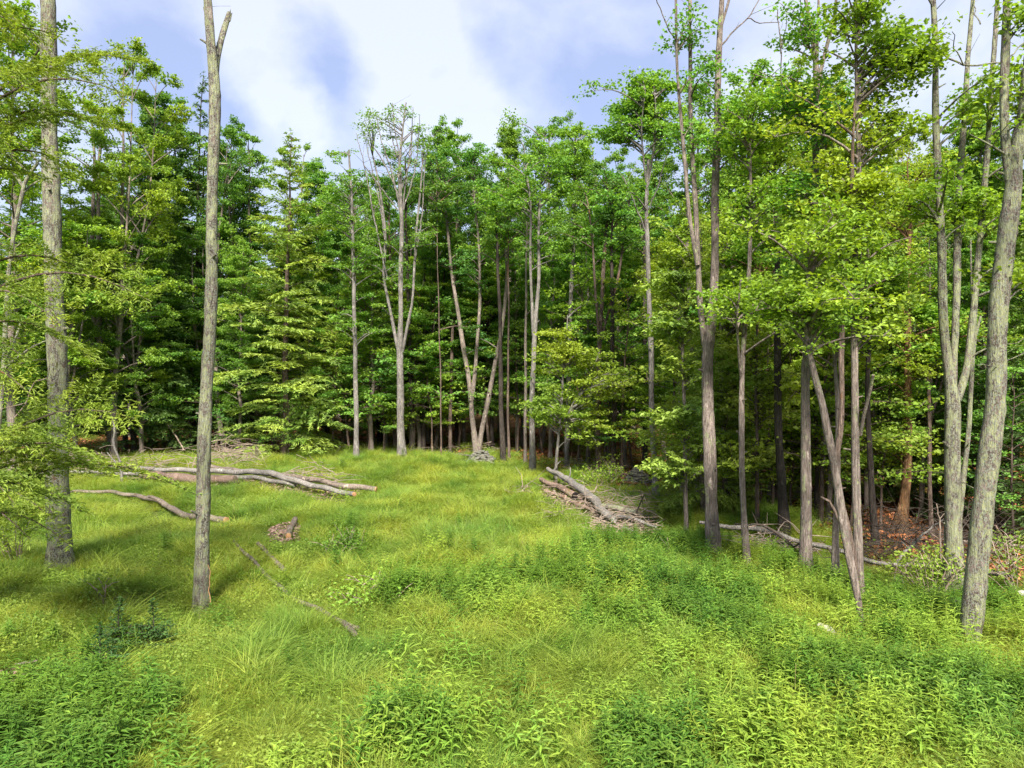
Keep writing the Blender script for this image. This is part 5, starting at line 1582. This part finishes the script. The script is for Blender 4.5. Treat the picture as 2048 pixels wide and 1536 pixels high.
def weedness(px, d):
    py = rowof(d)
    w = (1.1 * bump(px, py, 1850, 1500, 560, 260) + .8 * bump(px, py, 1300, 1200, 330, 75) + .8 * bump(px, py, 1650, 1290, 300, 90)
         + 1.4 * bump(px, py, 60, 1520, 210, 110) + .8 * bump(px, py, 1500, 1440, 150, 80) + .45 * bump(px, py, 780, 1560, 160, 110)
         + .7 * bump(px, py, 1350, 1110, 140, 30) + .4 * bump(px, py, 820, 1230, 90, 40))
    return np.clip(w, 0, 1.2)


def ground_cover():
    rng = np.random.default_rng(42)
    fine = proto_coll('grass_tuft', [lambda M, r, k=k: blades(M, 60, .15, .16, .44 + .05 * k, .0078, r, arch=.7 + .2 * k, lean=.7) for k in range(5)], 'grass')
    deep = proto_coll('sedge_tuft', [lambda M, r, k=k: blades(M, 62, .13, .30, .55 + .05 * k, .0085, r, arch=1.15 + .1 * k, seg=5, lean=.6) for k in range(4)], 'grass_deep')
    wl = proto_coll('weed_clump', [lambda M, r, k=k: [weed_plant(M, r, r.uniform(.28, .66), 24, ln=.12, w=.021, off=(r.normal(0, .11), r.normal(0, .11))) for _ in range(4)] for k in range(5)], 'weed')
    wd = proto_coll('deep_weed_clump', [lambda M, r, k=k: [weed_plant(M, r, r.uniform(.45, .75), 26, ln=.14, w=.026, off=(r.normal(0, .12), r.normal(0, .12))) for _ in range(4)] for k in range(4)], 'weed_deep')
    hb = proto_coll('herb_clump', [lambda M, r, k=k: herb(M, r, 80, .24, .15, .033) for k in range(4)], 'clover')
    sd = proto_coll('seed_stalk', [lambda M, r, k=k: blades(M, 6, .2, .40, .62, .0045, r, arch=.4, seg=4, lean=.5) for k in range(4)], 'seed')

    def keep(x, y, prob):
        return rng.random(len(x)) < prob

    # meadow grass everywhere in the clearing
    x, y, px = cand(74000, 5.2, 42, rng, .65)
    ins = inside(x, y)
    tuss = vnoise(x, y, 2.6, 3)
    wn = weedness(px, y)
    k = keep(x, y, ins * np.clip(1.1 - .5 * wn, .1, 1) * (.55 + .45 * (tuss > .35)))
    s = (.58 + .70 * tuss[k]) * rng.uniform(.75, 1.15, k.sum()) * np.clip(.84 + (y[k] - 6) * .03, .84, 1) * (1 + np.clip(y[k] - 14, 0, 30) * .006)
    scatter('meadow_grass', 'fine yellow-green grass covering the clearing', 'grass', fine, 5,
            np.stack([x[k], y[k], height(x[k], y[k])], -1), s, rng, .16)
    # longer green sedge in tussocks
    x, y, px = cand(34000, 5.2, 42, rng, .75)
    py = rowof(y)
    t2 = vnoise(x, y, 1.5, 9)
    extra = (.9 * bump(px, py, 520, 1450, 420, 110) + .5 * bump(px, py, 380, 1380, 70, 40) + .6 * bump(px, py, 1550, 1000, 130, 28) + .5 * bump(px, py, 1000, 1530, 120, 60)
             + .3 * bump(px, py, 560, 1000, 200, 20))
    k = keep(x, y, inside(x, y) * np.clip((t2 > .60) * .8 + extra + .03, 0, 1) * np.clip(1.1 - .7 * weedness(px, y), 0, 1))
    s = rng.uniform(.6, 1.1, k.sum()) * (.75 + .4 * t2[k]) * np.clip(.72 + (y[k] - 6) * .04, .72, 1)
    scatter('sedge_grass', 'longer dark green arching grass in tussocks', 'grass', deep, 4,
            np.stack([x[k], y[k], height(x[k], y[k])], -1), s, rng, .2)
    # willow-leaved weeds
    x, y, px = cand(30000, 5.2, 40, rng, .8)
    wn = weedness(px, y); t3 = vnoise(x, y, 2.2, 15)
    left = bump(px, rowof(y), 60, 1520, 230, 120)
    k = keep(x, y, inside(x, y) * np.clip(wn * np.clip(2.4 * t3 - .5, 0, 1) + .02 - 1.2 * left, 0, 1))
    scatter('willow_weeds', 'leafy yellow-green weeds with narrow leaves', 'weeds', wl, 5,
            np.stack([x[k], y[k], height(x[k], y[k])], -1), rng.uniform(.6, 1.2, k.sum()) * (.62 + .62 * vnoise(x, y, 3.4, 55)[k]), rng, .14)
    # darker taller weeds
    x, y, px = cand(26000, 5.2, 40, rng, .8)
    py = rowof(y); t4 = vnoise(x, y, 1.3, 25)
    pr = (1.2 * bump(px, py, 40, 1530, 200, 110) + 1.0 * (weedness(px, y) > .3) * (t4 > .66) + .8 * bump(px, py, 1230, 1190, 230, 26) + .6 * bump(px, py, 1180, 1225, 50, 20)
          + .6 * bump(px, py, 1440, 1260, 60, 20) + .5 * bump(px, py, 700, 1120, 40, 18) + .4 * bump(px, py, 1330, 1130, 120, 16)) + .01
    k = keep(x, y, inside(x, y) * np.clip(pr, 0, 1))
    scatter('deep_green_weeds', 'taller darker green weeds in dense patches', 'weeds', wd, 4,
            np.stack([x[k], y[k], height(x[k], y[k])], -1), rng.uniform(.7, 1.1, k.sum()), rng, .12)
    # low yellowish herbs, mostly on the left
    x, y, px = cand(30000, 5.2, 40, rng, .8)
    py = rowof(y); t5 = vnoise(x, y, 1.8, 35)
    pr = np.clip(.9 * bump(px, py, 200, 1260, 300, 120) + .9 * bump(px, py, 80, 1340, 160, 40) + .6 * bump(px, py, 560, 1080, 150, 50) + .5 * (t5 > .62) + .16, 0, 1)
    k = keep(x, y, inside(x, y) * pr)
    scatter('low_herbs', 'low yellowish broad-leaved herbs between the grass', 'herbs', hb, 4,
            np.stack([x[k], y[k], height(x[k], y[k])], -1), rng.uniform(.7, 1.4, k.sum()), rng, .2)
    # seed heads and dry stalks
    x, y, px = cand(9000, 5.2, 40, rng, .9)
    k = keep(x, y, inside(x, y) * .6 * np.clip((y - 9) / 8, .02, 1))
    scatter('dry_stalks', 'thin dry seed stalks standing above the grass', 'grass', sd, 4,
            np.stack([x[k], y[k], height(x[k], y[k])], -1), rng.uniform(.7, 1.1, k.sum()), rng, .15)
    # sparse growth under the trees
    x, y, px = cand(22000, 14, 62, rng, 1.3)
    t6 = vnoise(x, y, .9, 45)
    fade = np.clip(1.0 - (y - edge_d(x, y)) / 26, .1, 1)
    k = keep(x, y, (1 - inside(x, y)) * np.clip((t6 - .45) * 2.2, 0, 1) * fade * np.where((px > 1650) & (y < 24), .12, 1))
    scatter('undergrowth', 'sparse green undergrowth beneath the forest trees', 'undergrowth', hb, 4,
            np.stack([x[k], y[k], height(x[k], y[k])], -1), rng.uniform(1., 2.0, k.sum()), rng, .2)


ground_cover()
bpy.context.view_layer.update()
